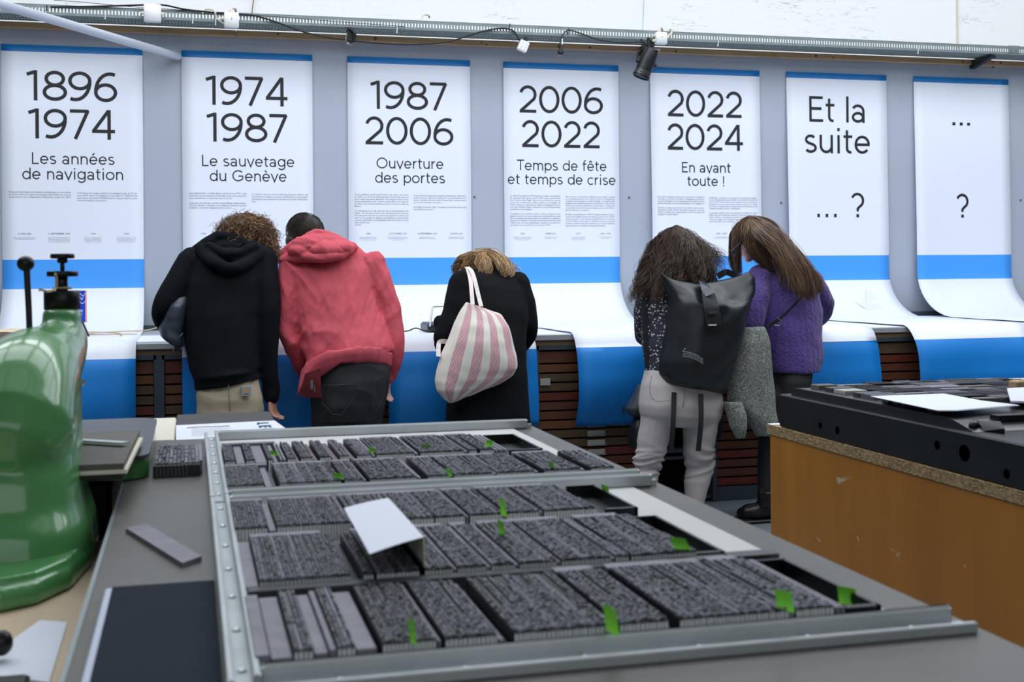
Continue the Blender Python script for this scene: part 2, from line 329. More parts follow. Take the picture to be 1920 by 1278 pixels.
# ------------------------------------------------------------------ worktop and drawer cabinets
YD=6.866
wt=empty('worktop',(2.5,7.6,1.0),label='long grey worktop running under all the paper banners along the back wall',cat='worktop')
m=MB(); m.bevbox(-3,8.5,YD,8.36,.985,1.018,.003); m.build('top',M['worktop'],wt)
m=MB(); m.box(-3,8.5,YD+.012,8.3,.955,.985); m.build('apron',M['wood_strip'],wt)
units=[(-2.30,-1.62),(-1.60,-.90),(-.87,-.175),(-.145,.56),(.59,1.30),(1.33,1.90),(1.93,2.64),(3.03,3.77),(3.80,4.52),(4.55,5.27),(5.30,6.0),(6.03,6.75)]
desc={2:'drawer cabinet partly seen left of the man in the navy hoodie',3:'drawer cabinet behind the man in the navy hoodie',4:'drawer cabinet behind the man in the red jacket',5:'narrow drawer cabinet behind the woman in the black coat',
 6:'brown drawer cabinet with chrome label pulls, left of the light jeans',7:'reddish drawer cabinet with label pulls behind the tweed coat',8:'drawer cabinet showing between the sixth banner and the fifth',9:'drawer cabinet under the sixth banner above the type slab',
 10:'drawer cabinet at the right edge under the last banner',0:'drawer cabinet hidden at the far left behind the green press',1:'drawer cabinet under the first banner behind the green press',11:'drawer cabinet beyond the right edge under the last banner'}
md=MB(); md.bevbox(-.5,.5,0,.5,0,.044,.002); mesh_drawer=[md.mesh('drawer',M['drawer'][k]) for k in range(4)]
mh=MB(); mh.box(-.052,.052,-.012,-.008,.004,.034,1); mh.box(-.058,.058,-.02,0,.0,.004); mh.box(-.058,-.054,-.012,0,.004,.036); mh.box(.054,.058,-.012,0,.004,.036); mh.tube([(-.058,-.02,.002),(.058,-.02,.002)],.004,6)
mesh_h=mh.mesh('drawer_pull',[M['chrome'],M['card_label']])
for i,(a,b) in enumerate(units):
    e=empty('drawer_cabinet',((a+b)/2,YD+.02,0),label=desc[i],cat='cabinet',group='map drawer cabinets under the worktop')
    m=MB(); m.box(a-.015,a+.012,YD+.012,8.2,.0,.955); m.box(b-.012,b+.015,YD+.012,8.2,.0,.955); m.box(a,b,YD+.02,8.2,.0,.085); m.box(a,b,YD+.012,8.2,.93,.955); m.build('frame',M['steel_blue'],e)
    m=MB(); m.box(a+.012,b-.012,YD+.10,8.2,.085,.93); m.build('back',M['dark_inside'],e)
    if i in (0,1,11): nd=0
    nd=15
    z=.092
    for k in range(nd):
        hgt=.050
        if k==nd-1: hgt=.930-z-.004
        o=bpy.data.objects.new('drawer',mesh_drawer[(k*7+i*3+(k//3))%4 if i!=7 else (0 if k%3 else 3)]); C.objects.link(o); o.parent=e
        o.location=(0,0.004+random.uniform(0,.004),z); o.scale=((b-a)-.03,.16,(hgt-.006)/.044)
        if i in (6,7,8) and k<nd-1 or (i==6): 
            h=bpy.data.objects.new('handle',mesh_h); C.objects.link(h); h.parent=o; h.scale=(1/((b-a)-.03),1/.16,1)
            h.location=(-.0 if i!=8 else -.40,0,.003)
        z+=.0545
# pale label on an upper drawer and blue dots
m=MB(); q=at(1022,716,Y=YD+.018); m.box(q.x-.03,q.x+.03,YD+.014,YD+.019,q.z-.018,q.z+.022); tag(m.build('paper_label',M['card_label']),'small cream paper label stuck on a dark drawer right of the black coat','label')
# open bay between cabinets
e=empty('open_shelf_bay',(2.84,YD+.1,0),label='dark open shelf bay behind the legs of the woman in light jeans',cat='shelf')
m=MB(); m.box(2.66,3.02,YD+.35,8.2,.0,.95); m.build('back',M['dark_inside'],e)
for z in (.02,.26,.30,.62): 
    m=MB(); m.box(2.658,3.012,YD+.03,YD+.35,z,z+.018); m.build('shelf',M['steel_blue'],e)

# ------------------------------------------------------------------ stroke lettering (flat print)
def arc(cx,cy,rx,ry,a0,a1,n=None):
    n=n or max(6,int(abs(a1-a0)/12)); return [(cx+rx*math.cos(R(a0+(a1-a0)*k/n)),cy+ry*math.sin(R(a0+(a1-a0)*k/n))) for k in range(n+1)]
X0=.72 # x height
G={
'0':(.86,[arc(.40,.5,.335,.445,0,360)]),
'1':(.50,[[(.02,.86),(.28,.95)],[(.29,1.0),(.29,0)]]),
'2':(.76,[arc(.345,.665,.275,.28,165,-38)+[(.06,.055)],[(.03,.055),(.66,.055)]]),
'4':(.84,[[(.56,.985),(.06,.275)],[(.02,.275),(.76,.275)],[(.57,1.0),(.57,0)]]),
'6':(.80,[arc(.385,.315,.315,.26,0,360),arc(.53,.34,.46,.605,183,70)]),
'7':(.72,[[(.03,.945),(.63,.945)],[(.61,.965),(.20,0)]]),
'8':(.82,[arc(.395,.735,.27,.21,0,360),arc(.395,.285,.33,.23,0,360)]),
'9':(.80,[arc(.365,.685,.315,.26,0,360),arc(.22,.66,.46,.605,3,-110)]),
'E':(.74,[[(.12,1),(.12,0)],[(.12,.95),(.66,.95)],[(.12,.52),(.60,.52)],[(.12,.05),(.67,.05)]]),
'L':(.66,[[(.12,1),(.12,0)],[(.12,.05),(.62,.05)]]),
'T':(.72,[[(.36,.95),(.36,0)],[(.01,.95),(.71,.95)]]),
'O':(1.08,[arc(.53,.5,.46,.45,0,360)]),
'G':(1.06,[arc(.53,.5,.46,.45,42,335)+[(.93,.25),(.93,.47)],[(.96,.47),(.55,.47)]]),
'A':(.9,[[(.02,0),(.44,1),(.86,0)],[(.15,.3),(.73,.3)]]),
'a':(.66,[arc(.28,.215,.22,.165,0,360),arc(.28,.46,.24,.215,150,0)+[(.52,0)]]),
'e':(.72,[[(.06,.36),(.62,.36)]+arc(.345,.36,.285,.31,0,320)[1:]]),
'u':(.70,[[(.10,.72),(.10,.30)]+arc(.34,.30,.24,.25,180,360)[1:]+[(.58,.72)],[(.58,.35),(.58,0)]]),
'n':(.70,[[(.10,.72),(.10,0)],[(.10,.40)]+arc(.34,.42,.24,.25,180,0)[1:]+[(.58,0)]]),
's':(.58,[arc(.28,.525,.20,.145,35,250)+arc(.28,.20,.22,.15,80,-150)[1:]]),
'v':(.64,[[(.02,.72),(.31,.0),(.60,.72)]]),
't':(.44,[[(.17,.92),(.17,.22)]+arc(.32,.20,.15,.15,180,285)[1:],[(.02,.67),(.40,.67)]]),
'g':(.76,[arc(.36,.38,.29,.30,0,360),[(.65,.72),(.65,.05)]+arc(.36,.03,.29,.25,0,-150)[1:]]),
'd':(.76,[arc(.36,.36,.29,.31,0,360),[(.65,1.0),(.65,0)]]),
'p':(.76,[arc(.40,.36,.29,.31,0,360),[(.11,.72),(.11,-.25)]]),
'o':(.76,[arc(.37,.36,.31,.31,0,360)]),
'r':(.44,[[(.10,.72),(.10,0)],[(.10,.35)]+arc(.38,.35,.28,.33,180,88)[1:]]),
'm':(1.08,[[(.10,.72),(.10,0)],[(.10,.42)]+arc(.32,.44,.22,.23,180,0)[1:]+[(.54,0)],[(.54,.42)]+arc(.76,.44,.22,.23,180,0)[1:]+[(.98,0)]]),
'l':(.28,[[(.13,1.03),(.13,0)]]),
'i':(.28,[[(.13,.72),(.13,0)],[(.13,1.0),(.13,.88)]]),
'f':(.42,[[(.16,0),(.16,.80)]+arc(.32,.82,.16,.17,180,80)[1:],[(.02,.67),(.40,.67)]]),
'c':(.66,[arc(.36,.36,.30,.31,48,312)]),
'?':(.64,[arc(.30,.68,.25,.265,155,-65)+[(.31,.34),(.31,.24)],[(.31,.12),(.31,0)]]),
'!':(.30,[[(.13,1.0),(.13,.26)],[(.13,.12),(.13,0)]]),
'.':(.36,[[(.14,.13),(.14,0)]]),
' ':(.34,[]),
}
def glyphs(ch):
    if ch=='é': return (G['e'][0],G['e'][1]+[[(.28,.82),(.44,1.0)]])
    if ch=='è': return (G['e'][0],G['e'][1]+[[(.40,.82),(.24,1.0)]])
    if ch=='ê': return (G['e'][0],G['e'][1]+[[(.20,.82),(.34,.97),(.48,.82)]])
    return G[ch]
def ribbon(mb, pts, wd, f, m=0):
    P=[Vector(p) for p in pts]; n=len(P); closed=(P[0]-P[-1]).length<1e-4
    if closed: P=P[:-1]; n-=1
    L,Rr=[],[]
    for i in range(n):
        a=P[i-1] if (i>0 or closed) else P[i]; c=P[(i+1)%n] if (i<n-1 or closed) else P[i]
        d1=(P[i]-a); d2=(c-P[i])
        if d1.length<1e-7: d1=d2
        if d2.length<1e-7: d2=d1
        d1=d1.normalized(); d2=d2.normalized(); n1=Vector((-d1.y,d1.x)); n2=Vector((-d2.y,d2.x)); nn=(n1+n2); nn=nn.normalized() if nn.length>1e-6 else n1
        k=wd/2/max(.35,nn.dot(n1)); L.append(P[i]+nn*k); Rr.append(P[i]-nn*k)
    vs=[f(q.x,q.y) for q in L]+[f(q.x,q.y) for q in Rr]
    fs=[(i,i+n,((i+1)%n)+n,(i+1)%n) for i in range(n if closed else n-1)]
    mb.add(vs,fs,m)
def strokes(mb, text, cx, base, size, wd, f, track=.04):
    width=sum(glyphs(c)[0]+track for c in text)-track; x=cx-width*size/2
    for c in text:
        adv,ss=glyphs(c)
        for si,s in enumerate(ss): ribbon(mb,[(x+p[0]*size,base+p[1]*size) for p in s], (wd*1.15 if c in '.' or (len(s)==2 and s[1][1]==0 and s[0][1]<.14) else wd)*size, (lambda a,b,si=si:(lambda q:(q[0],q[1]-.00025*si,q[2]))(f(a,b))))
        x+=(adv+track)*size
def small(mb, lines, x, z, size, lead, f, width=None, center=False):
    """small print, from Blender's built-in font"""
    for k,t in enumerate(lines):
        if not t: continue
        cu=bpy.data.curves.new('t','FONT'); cu.body=t; cu.size=size*1.38; cu.resolution_u=1; cu.align_x='CENTER' if center else 'LEFT'
        o=bpy.data.objects.new('t',cu); C.objects.link(o); dg=bpy.context.evaluated_depsgraph_get(); dg.update()
        me=bpy.data.meshes.new_from_object(o.evaluated_get(dg))
        sx=1
        if width and me.vertices:
            mw=max(v.co.x for v in me.vertices); full=width
            if mw>width*.86 or mw>width: sx=width/mw
        mb.add([f(x+v.co.x*sx, z-k*lead+v.co.y) for v in me.vertices],[tuple(p.vertices) for p in me.polygons])
        bpy.data.objects.remove(o); bpy.data.curves.remove(cu); bpy.data.meshes.remove(me)

# ------------------------------------------------------------------ the seven paper banners
def profile(zleave, r, ydrop, bulge, zbot, yfoot):
    ydrop=6.892; bulge=max(.13,bulge)
    """points (Y,Z) down the wall, over the worktop and over its front edge"""
    yw=YW-.006; p=[(yw,2.848)]
    for k in range(1,9): p.append((yw,2.848+(zleave-2.848)*k/8))
    zt=1.024; hgt=zleave-zt
    for k in range(1,13):
        a=R(90*k/12); p.append((yw-r*(1-math.cos(a)), zleave-hgt*math.sin(a)))
    y1=yw-r
    for k in range(1,9): p.append((y1+(ydrop-y1)*k/8, zt+.006*(k/8)+.001*math.sin(k*1.7)))
    for k in range(1,11):
        a=R(86*k/10); p.append((ydrop-bulge*math.sin(a), zt+.006-bulge*1.5*(1-math.cos(a))))
    yb,zb=p[-1]
    for k in range(1,11):
        t=k/10; p.append((yb+(yfoot-yb)*t*t+ -.02*math.sin(math.pi*t), zb+(zbot-zb)*t))
    return p
BAN=[(-1.145,-.285,.0,.01,'1896','1974',['Les années','de navigation']),
     (-.040,.810,.0,.0,'1974','1987',['Le sauvetage','du Genève']),
     (1.046,1.898,.0,.0,'1987','2006',['Ouverture','des portes']),
     (2.135,2.986,.0,.02,'2006','2022',['Temps de fête','et temps de crise']),
     (3.226,4.087,.0,-.03,'2022','2024',['En avant','toute !']),
     (4.303,5.138,.0,.0,None,None,None),
     (5.371,6.208,-.08,.0,None,None,None)]
BODY={
0:([['Prouesse technique et révolution esthétique en son temps,','le Genève fait une entrée remarquée dans l’Histoire avec sa','présentation lors l’Exposition Nationale Suisse de 1896.'],
    ['S’ensuivent de longues années de navigation qui, en 73 sai-','sons, 8157 jours de navigation et un total de 1 528 659 km','parcourus, ancreront durablement le Genève dans le patri-','moine lémanique et genevois.']],
   [('26 MAI 1896',['Inauguration en grande pompe du Genève','lors de l’Exposition Nationale Suisse.']),('10 SEPTEMBRE 1898',['Assassinat de l’impératrice Elisabeth von','Wittelsbach, plus connue sous le nom de','Sissi, par l’anarchiste italien Luigi Lucheni','alors qu’elle s’apprête à monter à bord.']),('1934',['Le Genève est le premier de la','flotte de la Compagnie Générale','de Navigation sur le lac Léman à','être équipé d’un moteur diesel.']),('1964',['Mise en réserve du Genève. Lors des','années qui suivent, jusqu’à son arrêt','et son abandon définitif en 1973, il ne','navigue plus que ponctuellement.'])]),
1:([['Jean-Gabriel Favre et Alain Barde rachètent en 1974 ce qui','n’est alors qu’un vieux tas de ferraille avec pour projet fou','de le transformer en lieu d’accueil et de vie.','','L’époque est au flower power et aux idéaux enthousiastes.','Anciens détenus, « drogués » et marginaux rêvant de mondes','meilleurs, rénovent intégralement le navire.'],
    ['Le Genève est alors encore doté de plusieurs cabines, qui','permettent pendant ces années d’héberger les personnes','participant aux travaux moyennant une petite compensa-','tion.']],[('1974',[]),('1975',[]),('1979',[]),('1982',[])]),
2:([['C’est un Bateau entièrement rénové qui ouvre ses portes','en 1987, avec la fin de l’hébergement à bord, mais surtout','par le début des petits déjeuners. Ces temps de répit, de vie','et de restauration sont – encore aujourd’hui – au cœur de','la culture d’accueil inconditionnel et de l’action sociale du','Bateau.','','Ce changement de cap répond aussi à un changement de','public : en cette fin de siècle, de nouvelles formes de préca-','rité émergent, à la fois au sein de la population locale et au','sein d’une population migrante grandissante et particuliè-','rement vulnérable. La marginalité devient de plus en plus','subie plutôt que','choisie.'],
    ['C’est aussi l’époque des premiers événements culturels à','bord, ou encore celle des « petits jobs », qui permettent à plu-','sieurs centaines de personnes de participer chaque année','à la vie et l’entretien du navire.','','Accueillir, préserver, fêter : les valeurs et les bases du projet','associatif sont posées !']],
   [('1988',['Début des petits déjeuners ouverts','au Bateau, devenu un lieu d’accueil','de jour. Deux services sont servis']),('2 OCTOBRE 1992',['Dernier voyage du bateau avec un chantier','social d’envergure, pour permettre une','rénovation du chantier']),('23 DÉCEMBRE 1992',['Amarrage du bateau au nouveau','quai Gustave Ador, au Bateau Lavoir']),('25 JUIN 1996',['Sauvetage du Genève et création','par l’Etat de Genève, contribution'])]),
3:([['Le début des années 2000 marque un autre changement','de cap important, après celui de 1987 : face à une popula-','tion toujours plus fragile, l’approche en forme de coup de','pouce des « petits jobs » laisse sa place à une logique de','renforcement de capacités et d’aide au changement à tra-','vers de véritables stages d’insertion socio-professionnelle,','encadrés et accompagnés.','','L’installation de nouvelles cuisines, de bars, et la pose d’une','grande verrière sur le pont supérieur permettent d’accueil-','lir les passagers matinaux dans de meilleures conditions,','ainsi qu’un nombre croissant d’événements privés. Sans','oublier bien sûr la programmation endiablée de la Buvette,','qui rythme les soirs d’été à bord à partir 2009.'],
    ['Au cours de ces décennies, le Bateau s’ancre dans le réseau','socio-sanitaire genevois. Il co-fonde en 2019 le Collectif d’as-','sociations pour l’urgence sociale (CausE). Le CausE sera à','l’initiative de nombreuses actions de plaidoyer en faveur des','droits des personnes sans-abris ou mal logées, et deviendra','en quelques années l’un des principaux acteurs de l’héber-','gement d’urgence à Genève.','','En 2020, la pandémie de COVID-19 frappe durement les per-','sonnes plus fragiles. Passés les trois premiers mois de fer-','meture imposée – lors desquels la distribution de nourriture','et de produits se fait à quai – le Bateau rouvre ses accueils','sociaux et milite pour des mesures de protection adaptées','aux personnes en situation de grande précarité.']],
   [('2006',['Changement de cap, le Bateau fête 20 ans','qui voient naître autour du lac un projet','magistral, au cœur de la ville']),('HIVER 2016',['Pour la deuxième année, le petit','Bateau ouvre ses portes']),('2019',['Le Bateau co-fonde le CausE avec','cinq associations genevoises','pour développer l’accueil de nuit']),('2018 – 2020',['Chantier de rénovation du pont','supérieur, Genève'])]),
4:([['Au seuil de cinquante années de vie associative, le Bateau a','l’eau plate, et vit du soir au matin : L’équipage s’est renforcé','et professionnalisé, tout en maintenant une culture de tra-','vail horizontale et non hiérarchique – une gageure !','','En 2022, le temps d’ouverture des accueils sociaux est pra-','tiquement doublé. En plus des petits déjeuners, les nom-','breuses activités qui y sont proposées en font un espace de','partage et de bien vivant !'],
    ['La Buvette, ses soirées, ses concerts et ses karaokés dépar-','tés ne désemplissent pas d’artistes, de clients et d’amis. Et','près de 100 soirées privées sont organisées à bord, grâce à','la qualité reconnue d’un service traiteur en plein essor, dont','les revenus complètent les indispensables contributions de','donateurs publics, privés et individuels.','','Les travaux, quant à eux, ils continuent de rythmer le quo-','tidien, avec de nombreux chantiers d’entretien et de réno-','vation. Toutes ces activités permettent de proposer chaque','année des stages d’accompagnement','professionnelle à une trentaine']],[('',[]),('',[]),('2023 – 2024',['Rénovation et réaménagement','des anciennes machines, agencement']),('',[])]),
}
LAB=['paper banner reading 1896 1974 Les années de navigation','paper banner reading 1974 1987 Le sauvetage du Genève','paper banner reading 1987 2006 Ouverture des portes','paper banner reading 2006 2022 Temps de fête et temps de crise','paper banner reading 2022 2024 En avant toute','paper banner reading Et la suite with dots and a question mark','last paper banner with only three dots and a question mark']
PRO=[profile(1.36,.42,6.94,.10,.46,6.80),profile(1.36,.42,6.94,.10,.50,6.80),profile(1.36,.42,6.96,.14,.52,6.74),profile(1.36,.45,6.96,.15,.49,6.82),profile(1.36,.45,6.96,.15,.50,6.80),profile(1.36,.50,6.98,.18,.50,6.80),profile(1.36,.50,6.98,.18,.50,6.80)]
for i,(xa,xb,sk,sk2,t1,t2,sub) in enumerate(BAN):
    pr=PRO[i]; root=empty('paper_banner',((xa+xb)/2,YW-.01,1.9),label=LAB[i],cat='banner',group='paper banners hung from the back wall over the worktop')
    # split rows where the printed colour changes
    def zsplit(pts,zs,lo,hi):
        out=[pts[0]]
        for a,b in zip(pts,pts[1:]):
            if lo<=out[-1][0]:
                for z in zs:
                    if (a[1]-z)*(b[1]-z)<0: t=(z-a[1])/(b[1]-a[1]); out.append((a[0]+(b[0]-a[0])*t,z))
            out.append(b)
        return out
    wallp=[q for q in pr if q[0]>7.9]; rest=[q for q in pr if q[0]<=7.9]
    wallp=zsplit(wallp,[2.804,1.480,1.294],0,9); rest=zsplit(rest,[.945],0,9); pts=wallp+rest
    nx=10; m=MB(); vs=[]; fs=[]
    bul=lambda t,z: (-.030*math.exp(-(t/.22)**2)-.018*math.exp(-((1-t)/.25)**2))*min(1,max(0,(2.8-z)*.9)) if i>=4 else 0
    def sx(k,t,y):   # lateral skew below the wall
        d=max(0,min(1,(YW-y)/1.6)); wob=.004*math.sin(k*1.3+i)
        return xa+(xb-xa)*t+(sk+sk2*t)*d
    for k,(y,z) in enumerate(pts):
        for j in range(nx+1):
            t=j/nx; wv=(.006*math.sin(t*5+i+k*.3) if y<6.8 else 0)
            if i>=4 and y>7.9: wv=bul(t,z)
            vs.append((sx(k,t,y), y+wv, z))
    for k in range(len(pts)-1):
        zc=(pts[k][1]+pts[k+1][1])/2; yc=(pts[k][0]+pts[k+1][0])/2
        mi=0
        if yc>7.9: mi = 3 if zc>2.804 else (1 if 1.294<zc<1.480 else 0)
        elif zc<.945: mi=2
        for j in range(nx):
            a=k*(nx+1)+j; m.add([],[],0); fs.append(((a,a+nx+1,a+nx+2,a+1),mi))
    m.v=vs; m.f=[q[0] for q in fs]; m.m=[q[1] for q in fs]
    sh=m.build('sheet',[M['paper'],M['blue_band'],M['blue_deep'],M['blue_tape']],root,smooth=True)
    so=sh.modifiers.new('thickness','SOLIDIFY'); so.thickness=.0008; so.offset=1
    f=lambda x,z,xa=xa,xb=xb,bul=bul:(x,YW-.0078+(bul(round((x-xa)/(xb-xa)*100)/100,z)-(.0012 if i>=4 else 0)),z)
    cx=(xa+xb)/2
    def line(t,cx_,base,size,wd,tr):
        m=MB(); strokes(m,t,cx_,base,size,wd,f,tr); m.build('print_line',M['ink'],root)
    if t1:
        line(t1,cx,2.495,.192,.112,.0); line(t2,cx,2.253,.190,.112,.0)
        line(sub[0],cx,2.090,.074,.10,.055); line(sub[1],cx,1.992,.074,.10,.055)
    elif i==5:
        line('Et la',cx,2.481,.19,.10,.03); line('suite',cx,2.247,.19,.10,.05)
        line('...',cx-.085,1.768,.185,.10,.02); line('?',cx+.165,1.768,.185,.10,.02)
    else:
        line('...',cx,2.480,.17,.13,.02); line('?',cx,1.768,.185,.10,.05)
    if i in BODY:
        cols,dates=BODY[i]; w2=(xb-xa)
        for c in (0,1):
            m=MB(); small(m,cols[c],xa+w2*(.05+.475*c),1.906-.004*c,.0112,.0158,f,width=w2*.432); o=m.build('text_column',M['ink_small'],root); o['kind']='stuff'
        for d,(tt,ls) in enumerate(dates):
            if not tt: continue
            xc=xa+w2*(.155+.24*d); m=MB()
            small(m,[tt],xc,1.640,.0115,.01,f,center=True); small(m,ls,xc,1.618,.0058,.0092,f,center=True)
            o=m.build('date_note',M['ink_small'],root); o['kind']='stuff'
    if i==5:
        q=at(1645,588,Y=7.95); m=MB(); yb=lambda x,z:(x,0,z)
        c=Vector((4.93,8.15,1.115))
        # a faint printed paper boat lying on the curve
        prw=[q for q in pr if 7.9<q[0]<8.42]
        def oncurve(z):
            for a,b in zip(prw,prw[1:]):
                if (a[1]-z)*(b[1]-z)<=0 and a[1]!=b[1]: t=(z-a[1])/(b[1]-a[1]); return a[0]+(b[0]-a[0])*t-.0015
            return 8.1
        B=lambda x,z:(x,oncurve(z),z+.0012)
        m.add([B(4.93,1.24),B(4.86,1.12),B(5.00,1.12)],[(0,1,2)]); m.add([B(4.78,1.13),B(5.08,1.13),B(5.03,1.07),B(4.83,1.07)],[(3,2,1,0)]); m.build('boat_print',M['faint'],root)
    if i==3:  # grey picture printed at the front edge
        m=MB(); pf=[q for q in pr if q[0]<6.97 and q[1]>.955]
        xs0,xs1=2.62,2.92
        for a,b in zip(pf,pf[1:]): m.quad((xs0,a[0]-.004,a[1]+.003),(xs0,b[0]-.004,b[1]+.001),(xs1,b[0]-.004,b[1]+.001),(xs1,a[0]-.004,a[1]+.003))
        m.build('printed_picture',M['print_grey'],root)
# drawings printed flat on the worktop parts of the papers
m=MB()
for x0,x1,y0 in [(2.25,2.9,7.1),(2.3,2.95,7.35),(-.9,-.4,7.2),(-1.0,-.6,7.5),(3.5,4.0,7.2),(4.4,5.0,7.0),(5.5,6.0,7.0)]:
    for k in range(5):
        a=x0+(x1-x0)*random.random()*.5; m.box(a,a+random.uniform(.05,.2),y0+k*.05,y0+k*.05+random.choice([.002,.003,.006]),1.0272,1.0276)
o=m.build('printed_sketches',M['print_grey'],wt); o['kind']='stuff'

# ------------------------------------------------------------------ cable tray and everything hung on it
zt=at(0,37,Y=8.40).z; yf=8.175
tr=empty('cable_tray',(2.5,8.3,zt),label='perforated galvanised steel cable tray running along the top of the grey wall',cat='cable tray')
x0,x1=-1.6,6.9; pitch=.0205; n=int((x1-x0)/pitch)
m=MB(); m.box(x0,x1,yf,yf+.002,zt,zt+.017); m.box(x0,x1,yf,yf+.002,zt+.043,zt+.064); m.box(x0,x1,yf,yf+.012,zt+.062,zt+.064)
for k in range(n): m.box(x0+k*pitch,x0+k*pitch+.0105,yf,yf+.002,zt+.017,zt+.043)
m.build('front_rail',M['galv'],tr)
m=MB()
ys=[yf+.002,yf+.035,yf+.052,yf+.088,yf+.105,yf+.145,yf+.162,yf+.222]
for a,b in zip(ys[::2],ys[1::2]): m.box(x0,x1,a,b,zt,zt+.002)
for a,b in zip(ys[1::2],ys[2::2]):
    for k in range(n): m.box(x0+k*pitch,x0+k*pitch+.012,a,b,zt,zt+.002)
m.box(x0,x1,yf+.222,yf+.224,zt,zt+.06)
m.build('tray_bottom',M['galv'],tr)
# splice plate and bracket near the right end
m=MB(); q=at(1900,92,Y=yf-.003); m.box(q.x-.04,q.x+.05,yf-.004,yf-.001,zt+.012,zt+.068); 
for k in range(5): m.box(q.x-.03+k*.018,q.x-.024+k*.018,yf-.007,yf-.004,zt+.02,zt+.05)
m.build('splice_plate',M['galv'],tr)
def bracket(px,label,py0=104,py1=126):
    a=at(px,py0+4,Y=yf+.02); m=MB(); xx=a.x
    m.rings([[(xx-.02,yf-.01,zt-.008),(xx+.02,yf-.01,zt-.008),(xx+.02,yf-.01,zt-.03),(xx-.02,yf-.01,zt-.03)],[(xx-.02,YW,zt-.008),(xx+.02,YW,zt-.008),(xx+.02,YW,zt-.075),(xx-.02,YW,zt-.075)]])
    tag(m.build('shelf_bracket',M['dark_metal']),label,'bracket')
bracket(1858,'dark steel bracket holding the cable tray at its right end')
bracket(1224,'dark steel bracket under the cable tray behind the black spotlight')
def cable(name,pts,r,mt,label,cat='cable',y=None):
    P=[at(a,b,Y=c) for a,b,c in pts]; m=MB(); m.tube(spl(P,8),r,6); return tag(m.build(name,mt,smooth=True),label,cat)
yc=yf-.012
cable('cable',[(95,13,yc),(180,12,yc),(280,9,yc),(310,10,yc),(350,18,yc),(420,25,yc),(455,27,yc),(480,30,yc),(520,42,yc),(570,60,yc),(620,71,yc),(700,80,yc),(770,83,yc),(840,78,yc),(900,60,yc),(940,53,yc),(962,58,yc),(975,76,yc)],.0058,M['black_rubber'],'long black cable sagging below the tray to the white socket')
cable('cable',[(1050,86,yc),(1052,70,yc),(1062,58,yc),(1070,57,yc),(1090,63,yc),(1125,75,yc),(1170,80,yc),(1200,79,yc),(1212,84,yc-.03),(1214,98,yc-.06)],.0045,M['black_rubber'],'short black cable running from the hanging plug to the spotlight')
cable('wire',[(100,0,yc),(165,5,yc),(240,12,yc),(330,18,yc),(420,25,yc),(500,30,yc),(600,38,yc),(760,50,yc)],.002,M['black_rubber'],'thin black wire laid over the tray from the top left corner','wire')
cable('wire',[(477,-12,YW+.07),(474,10,YW+.06),(472,29,YW+.0)],.0035,M['copper'],'thin reddish wire hanging down the white wall above the second banner','wire')
cable('wire',[(1208,-10,YW+.07),(1206,30,YW),(1205,66,yc)],.0018,M['galv'],'fine grey suspension wire dropping to the tray left of the third junction box','wire')
cable('cable',[(380,24,yc),(385,10+8,YW),(402,20,yc),(405,32,yc),(418,43,yc),(424,44,yc)],.006,M['cream_plastic'],'cream cable curling into the left side of the second junction box')
cable('cable',[(433,24,yc),(432,18,yc),(438,15,yc+.02),(442,18,yc+.04),(442,24,yc+.06)],.008,M['cream_plastic'],'cream cable loop rising above the second junction box')
cable('cable',[(788,44,yc+.03),(791,32,yc+.04),(797,27,yc+.05),(804,29,yc+.06),(805,33,yc+.09)],.006,M['cream_plastic'],'cream cable stub bent over the wall above the tray above the third banner')
cable('cable',[(1236,62,yc),(1235,55,yc),(1240,52,yc+.02),(1242,57,yc+.04)],.008,M['cream_plastic'],'cream cable loop on top of the third junction box')
cable('cable',[(1252,68,yc),(1259,62,yc),(1260,55,yc),(1256,56,yc+.03)],.008,M['cream_plastic'],'cream cable loop on the right of the third junction box')
def jbox(px,py,w,h,label,glands,marks=True):
    c=at(px,py,Y=yf-.03); e=empty('junction_box',c,label=label,cat='junction box')
    m=MB(); m.bevbox(c.x-w/2,c.x+w/2,yf-.055,yf-.004,c.z-h/2,c.z+h/2,.006); m.build('body',M['white_plastic'],e,smooth=True)
    if marks:
        m=MB(); 
        for a in (-1,1):
            for b in (-1,0,1): m.lathe((c.x+a*w*.3,yf-.0555,c.z+b*h*.27),[(.0005,-.001),(.003,-.0006),(.003,.001)],8,axis=(0,1,0))
        m.lathe((c.x,yf-.0555,c.z+.005),[(.0005,-.001),(.004,-.0006),(.004,.001)],8,1,axis=(0,1,0)); m.build('screw',[M['cream_plastic'],M['knot']],e)
    for (dx,dz) in glands:
        m=MB(); sgn=1 if dx>0 else -1; m.lathe((c.x+sgn*w/2,yf-.03,c.z+dz*h),[(.010,0),(.010,.012),(.007,.014),(.007,.022)],10,axis=(sgn,0,0)); m.build('cable_gland',M['cream_plastic'],e,smooth=True)
jbox(286,25,.105,.112,'plain white junction box on the tray between the first two banners',[(-1,0),(1,0)],False)
jbox(434,38,.092,.098,'white junction box with a red centre screw above the second banner',[(-1,.1)])
jbox(1239,72,.082,.085,'white junction box with two cable loops above the spotlight',[(-1,.2),(-1,-.2),(1,.1)])
